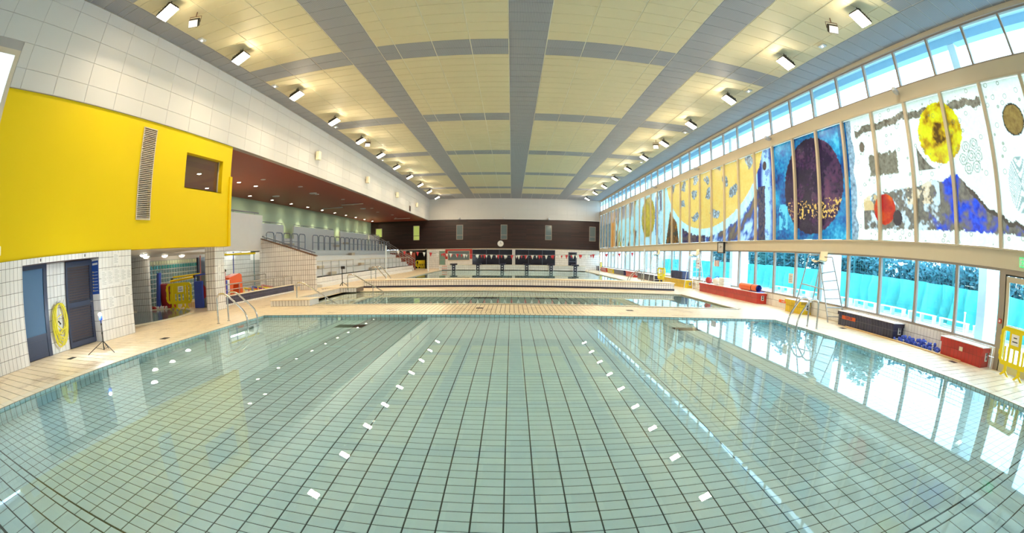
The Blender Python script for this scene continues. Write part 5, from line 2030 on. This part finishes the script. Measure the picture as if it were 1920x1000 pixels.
mb('black').lathe([(0.153, 0.28), (0.153, 0.33)], n=24, T=MYr @ Matrix.Rotation(radians(90), 4, 'X')).build('strap', None, t)


def bag(loc, s, m, label, seed):
    t = thing('bag', label, 'bag', loc)
    rn = random.Random(seed)
    import bmesh
    bm = bmesh.new()
    bmesh.ops.create_icosphere(bm, subdivisions=3, radius=1.0)
    for v in bm.verts:
        p = v.co
        d = 1 + 0.15 * _nz.noise(p * 1.7 + Vector((seed, 0, 0)))
        x, y, z = p.x * s[0] * d, p.y * s[1] * d, p.z * s[2] * d
        v.co = (x, y, max(0.0, z * (1.0 if abs(p.z) < 0.8 else 0.92) + s[2] * 0.86))
    me = bpy.data.meshes.new('sack')
    bm.to_mesh(me)
    bm.free()
    for pl in me.polygons:
        pl.use_smooth = True
    me.materials.append(MATS[m])
    o = bpy.data.objects.new('sack', me)
    COL.objects.link(o)
    o.parent = t
    mb('blue_plastic').tube(fillet([(-s[0] * 0.4, 0, s[2] * 1.6), (-s[0] * 0.3, 0, s[2] * 2.1), (s[0] * 0.3, 0, s[2] * 2.1), (s[0] * 0.4, 0, s[2] * 1.6)], 0.1), 0.014, 6).build('handle', None, t)


bag((10.0, 20.2, 0.45), (0.22, 0.32, 0.20), 'paper', 'white fabric bag standing on the long red chest', 1)
bag((10.05, 21.3, 0.45), (0.16, 0.22, 0.19), 'red_paint', 'dark red bag standing on the far end of the long red chest', 2)
t = thing('towel_stack', 'pile of folded white towels on the long red chest', 'towels', (10.05, 19.45, 0.45))
for k in range(5):
    mb('flag_white').bbox(-0.2, 0.2, -0.28, 0.28, 0.08 * k, 0.08 * k + 0.07, 0.02).build('towel', None, t)
for i in range(6):
    y = 24.6 + 0.33 * i
    M = Matrix.Rotation(radians(-9), 4, 'X')
    tag(mb('navy_foam').bbox(-0.22, 0.22, -0.14, 0.10, 0.0, 0.45, 0.03, M).build('foam_board', None, None, (10.0, y, 0.46)), 'dark blue foam float standing on the yellow chest, %s from the camera' % ORD[i], 'foam', 'row of foam floats on the yellow chest')
tag(mb('paper').box(XR - 0.02, XR - 0.012, 23.1, 23.6, 1.15, 1.75).m('red_paint').box(XR - 0.024, XR - 0.02, 23.15, 23.55, 1.25, 1.3).box(XR - 0.024, XR - 0.02, 23.15, 23.55, 1.4, 1.45).box(XR - 0.024, XR - 0.02, 23.15, 23.55, 1.55, 1.6).build('notice'),
    'sheet with red printing taped to a window beside the second lifeguard chair', 'notice')
b = mb('paper')
for k in range(6):
    b.m('paper' if k % 2 else 'pink_foam').box(XR - 0.02, XR - 0.012, 20.6 + k * 0.1, 20.7 + k * 0.1, 1.35, 1.65)
tag(b.build('window_notice'), 'pale striped notice taped to the window behind the twin clock', 'notice')

# ================================================================== LEFT DECK
# coiled yellow hose on the pier between the doors
t = thing('hose', 'long yellow hose coiled on hooks between the two dark doors', 'hose', (ND + 0.06, 5.80, 0))
rnd = random.Random(2)
pts = []
nt_ = 11
for k in range(nt_ * 28 + 1):
    a = 2 * pi * k / 28
    ci = k / 28
    hh = 0.40 + 0.08 * sin(ci * 2.1) + 0.02 * sin(a * 3 + ci)
    ww = 0.205 + 0.05 * sin(ci * 3.3 + 1)
    zc_ = 1.10 - hh
    pts.append((0.03 + 0.05 * ((ci * 0.37) % 1.0), ww * sin(a) + 0.02 * sin(ci * 5), zc_ + hh * cos(a)))
mb('yellow_hose').tube(pts, 0.013, 6).build('coil', None, t)
mb('yellow_hose').tube([(0.07, 0.05, 0.85), (0.09, -0.12, 0.80), (0.09, -0.12, 0.62), (0.09, 0.03, 0.50), (0.09, 0.16, 0.52), (0.08, 0.2, 0.7)], 0.013, 6).build('loose_end', None, t)
for y in (-0.12, 0.0, 0.12):
    mb('steel_dull').tube(fillet([(-0.055, y, 1.10), (0.06, y, 1.08), (0.13, y, 1.16)], 0.03), 0.008, 6).build('hook', None, t)
mb('dark_metal').cyl((0.10, -0.10, 0.72), (0.10, -0.02, 0.64), 0.018, 8).build('nozzle', None, t)
# light stand with flash
t = thing('flash_stand', 'thin black tripod stand with a glaring flash on the left deck', 'light stand', (-8.33, 6.02, 0))
b = mb('dark_metal')
b.cyl((0, 0, 0.05), (0, 0, 0.42), 0.014, 8).cyl((0, 0, 0.40), (0.0, 0, 0.60), 0.010, 8).cyl((0, 0, 0.56), (0, 0, 0.60), 0.018, 8).cyl((0, 0, 0.38), (0, 0, 0.42), 0.020, 8)
b.build('column', None, t)
for a in (0.0, 2.2, 4.1):
    mb('dark_metal').tube([(0.0, 0.0, 0.24), (0.42 * cos(a), 0.42 * sin(a), 0.01)], 0.009, 6).tube([(0.0, 0.0, 0.06), (0.22 * cos(a), 0.22 * sin(a), 0.13)], 0.005, 6).build('leg', None, t)
mb('blue_plastic').cyl((0, 0, 0.60), (0, 0, 0.68), 0.016, 8).bbox(-0.035, 0.035, -0.03, 0.03, 0.66, 0.76, 0.008).build('flash_body', None, t)
mb('dark_metal').tube([(0, 0, 0.62), (0.05, -0.05, 0.60)], 0.006, 6).build('knob', None, t)
mb('flash').lathe([(0.001, -0.035), (0.028, -0.022), (0.036, 0.0), (0.028, 0.022), (0.001, 0.035)], (0.02, -0.035, 0.79), 12).build('flash_head', None, t)
# second stand without light, by the low wall
t = thing('light_stand', 'small black stand with a dark head beside the low wall on the left', 'light stand', (-8.2, 20.6, 0))
mb('dark_metal').cyl((0, 0, 0.1), (0, 0, 1.0), 0.022, 8).build('column', None, t)
for a in (0.4, 2.5, 4.6):
    mb('dark_metal').tube([(0, 0, 0.35), (0.45 * cos(a), 0.45 * sin(a), 0.01)], 0.014, 6).build('leg', None, t)
mb('dark_metal').bbox(-0.05, 0.14, -0.05, 0.05, 0.98, 1.12, 0.01).build('head', None, t)


def sheet_of_paper(x, y, z, w, h, label, lines, face='x', m='paper'):
    t = thing('notice', label, 'notice', (x, y, z))
    if face == 'x':
        mb(m).box(0, 0.003, 0, w, 0, h).build('sheet', None, t)
        b = mb('ink')
        for k in range(lines):
            zz = h * (0.9 - 0.8 * k / max(1, lines))
            b.box(0.003, 0.004, w * 0.12, w * (0.85 if k % 3 else 0.6), zz - 0.004, zz)
    else:
        mb(m).box(0, w, -0.003, 0, 0, h).build('sheet', None, t)
        b = mb('ink')
        for k in range(lines):
            zz = h * (0.9 - 0.8 * k / max(1, lines))
            b.box(w * 0.12, w * (0.85 if k % 3 else 0.6), -0.004, -0.003, zz - 0.004, zz)
    b.build('print', None, t)
    return t


for i, (y, z, w, h) in enumerate(((7.15, 1.28, 0.21, 0.40), (7.38, 1.30, 0.21, 0.38), (7.62, 1.30, 0.24, 0.42), (7.88, 1.36, 0.24, 0.32), (8.12, 1.40, 0.19, 0.26), (7.62, 1.80, 0.2, 0.28), (8.02, 0.98, 0.22, 0.24), (7.38, 0.75, 0.21, 0.30))):
    sheet_of_paper(XL + 0.002, y, z, w, h, ['leftmost white notice in the row on the white tiles', 'second white notice in the row on the white tiles', 'largest white notice in the middle of the row on the tiles',
                                            'fourth white notice in the row on the white tiles', 'rightmost white notice in the row on the tiles', 'white notice taped above the row near the yellow wall',
                                            'white notice taped below the right end of the row', 'faint white notice taped below the left end of the row'][i], 9)
t = thing('safety_poster', 'blue poster with yellow lines in the niche beside the louvred door', 'poster', (-10.10, 7.072, 1.15))
mb('poster_blue').box(0, 0.34, -0.006, 0, 0, 0.80).build('sheet', None, t)
for k in range(7):
    mb('poster_yellow').box(0.04, 0.09, -0.008, -0.006, 0.07 + k * 0.075, 0.10 + k * 0.075).build('symbol', None, t)
b = mb('paper')
for k in range(7):
    b.box(0.11, 0.30, -0.008, -0.006, 0.075 + k * 0.075, 0.085 + k * 0.075)
b.build('print', None, t)
mb('paper').box(0.04, 0.3, -0.008, -0.006, 0.70, 0.75).build('heading', None, t)
t = thing('door_plate', 'tiny dark plate above the first dark door', 'sign', (XL, 5.05, 2.06))
mb('ink').box(0, 0.006, 0, 0.03, 0, 0.06).build('plate', None, t)
t = thing('door_plate', 'tiny dark plate above the louvred door', 'sign', (XL, 6.55, 2.06))
mb('ink').box(0, 0.006, 0, 0.03, 0, 0.06).build('plate', None, t)
tag(mb('cream_plastic').bbox(XL, XL + 0.06, 3.5, 3.78, 2.28, 2.46, 0.01).build('junction_box'), 'small white box on the yellow wall at the left edge', 'box')
for i, (z, w) in enumerate(((1.45, 0.2), (1.18, 0.2))):
    sheet_of_paper(-9.928, 12.78, z, 0.2, 0.26 if i == 0 else 0.14, ['white pictogram sign on the tiled pillar, upper one', 'white sign on the tiled pillar, lower one'][i], 4)

# ================================================================== TOYS AND MATS IN THE RECESS
tag(mb('blue_foam').bbox(-0.06, 0.06, -0.5, 0.5, 0, 1.45, 0.02, Matrix.Rotation(radians(4), 4, 'Y')).build('foam_mat', None, None, (-14.6, 14.1, 0.0), rot=(0, 0, 0.9)), 'tall blue foam mat leaning before the glass blocks', 'mat')
tag(mb('red_paint').bbox(-0.06, 0.06, -0.7, 0.7, 0, 1.0, 0.02, Matrix.Rotation(radians(-8), 4, 'Y')).build('foam_mat', None, None, (-13.7, 13.9, 0.0), rot=(0, 0, 1.2)), 'dark red foam mat leaning behind the yellow barriers', 'mat')
tag(mb('blue_foam').bbox(-0.05, 0.05, -0.25, 0.25, 0, 1.0, 0.02).build('foam_mat', None, None, (-11.6, 13.6, 0.0), rot=(0, 0, 1.5)), 'blue foam mat standing right of the yellow barrier in the recess', 'mat')
tag(mb('grey_foam').bbox(-0.05, 0.05, -0.38, 0.38, 0, 1.2, 0.02).m('red_paint').prism([(0.055, -0.3, 0.3), (0.055, 0.05, 0.55), (0.055, -0.3, 0.9)], (0.01, 0, 0)).build('foam_mat', None, None, (-11.1, 13.7, 0.0), rot=(0, 0, -1.45)), 'grey foam panel with red shape beside the tiled pillar', 'mat')
t = thing('climbing_tubes', 'low frame of yellow and blue tubes with coloured joints behind the barrier in the recess', 'frame', (-12.6, 14.2, 0))
mb('yellow_plastic').tube([(-1.2, 0.0, 1.05), (0.2, 0.0, 1.15)], 0.05, 8).tube([(-1.2, 0.2, 1.2), (0.4, 0.2, 1.25)], 0.04, 8).build('yellow_tube', None, t)
mb('blue_plastic').tube([(0.2, 0.1, 1.2), (1.7, 0.3, 1.3)], 0.035, 8).tube([(0.2, 0.1, 1.2), (0.2, 0.1, 0.02)], 0.03, 8).build('blue_tube', None, t)
mb('pink_foam').tube([(0.3, 0.0, 0.1), (1.7, 0.2, 0.25)], 0.035, 8).tube([(1.7, 0.3, 1.3), (1.7, 0.3, 0.02)], 0.03, 8).build('pink_tube', None, t)
for p in ((-1.2, 0.1, 1.12), (0.2, 0.05, 1.17), (1.7, 0.3, 1.3), (0.3, 0, 0.1)):
    mb('dark_metal').lathe([(0.001, -0.07), (0.06, -0.03), (0.06, 0.03), (0.001, 0.07)], p, 10).build('joint', None, t)
rnd = random.Random(9)
for i in range(22):
    x, y = -15.0 + 1.75 * i / 21.0, 13.35 + 0.02 * i + rnd.uniform(-0.12, 0.16)
    m = ['red_paint', 'paper'][i % 2]
    tag(mb(m).lathe([(0.001, 0.0), (0.06, 0.02), (0.075, 0.06), (0.05, 0.11), (0.001, 0.13)], n=10).build('play_ball', None, None, (x, y, 0.0)),
        '%s ball in the loose heap at the foot of the glass block wall' % ('dark red' if i % 2 == 0 else 'white'), 'ball', 'red balls by the glass blocks' if i % 2 == 0 else 'white balls by the glass blocks')
# behind the ramp: striped foam, orange play seat, coloured tubes, tube goal frame
t = thing('foam_block', 'upright foam block with pink and blue stripes behind the ramp wall', 'foam', (-11.3, 14.0, 0.2))
for k, m in enumerate(('pink_foam', 'pink_foam', 'paper', 'blue_foam', 'blue_foam', 'paper', 'orange_plastic')):
    mb(m).box(-0.3, 0.3, 0.16 * k, 0.16 * k + 0.15, 0, 0.72).build('layer', None, t)
t = thing('play_arch', 'bright orange plastic play seat with arched opening behind the ramp', 'seat', (-11.5, 15.6, 0.2))
b = mb('orange_plastic')
b.prism([(0, 0.0, 0), (0, 0.22, 0), (0, 0.30, 0.45), (0, 0.55, 0.55), (0, 0.78, 0.45), (0, 0.85, 0), (0, 1.05, 0), (0, 0.98, 0.85), (0, 0.80, 0.92), (0, 0.0, 0.78)], (-0.45, 0, 0))
b.build('body', None, t)
for i, (m, y) in enumerate((('yellow_plastic', 16.3), ('red_plastic', 16.7), ('blue_plastic', 17.0), ('yellow_plastic', 17.5), ('pink_foam', 17.9))):
    tag(mb(m).tube([(-11.2, y, 0.27), (-11.7, y + 0.7, 0.45 - 0.05 * (i % 2)), (-11.4, y + 1.4, 0.27)], 0.035, 8).build('swim_noodle'), 'bent %s foam tube lying on the ramp, %s from the camera' % ({'yellow_plastic': 'yellow', 'red_plastic': 'red', 'blue_plastic': 'blue', 'pink_foam': 'pink'}[m], ORD[i]), 'foam tube')
t = thing('tube_goal', 'tall frame of thin coloured tubes with yellow crossbar in the passage', 'frame', (-12.9, 15.9, 0.0))
mb('yellow_plastic').tube([(0, 0.0, 1.98), (0, 4.0, 2.0)], 0.05, 8).build('crossbar', None, t)
for yy in (0.1, 1.1, 3.9):
    mb('fence_green').cyl((0, yy, 0), (0, yy, 1.99), 0.02, 6).build('green_post', None, t)
mb('blue_plastic').cyl((0, 2.0, 0), (0, 2.0, 2.1), 0.025, 6).build('blue_post', None, t)
mb('pink_foam').cyl((0, -0.6, 0), (0, -0.6, 2.0), 0.03, 6).build('red_post', None, t)
for i, y in enumerate((14.9,)):
    pass
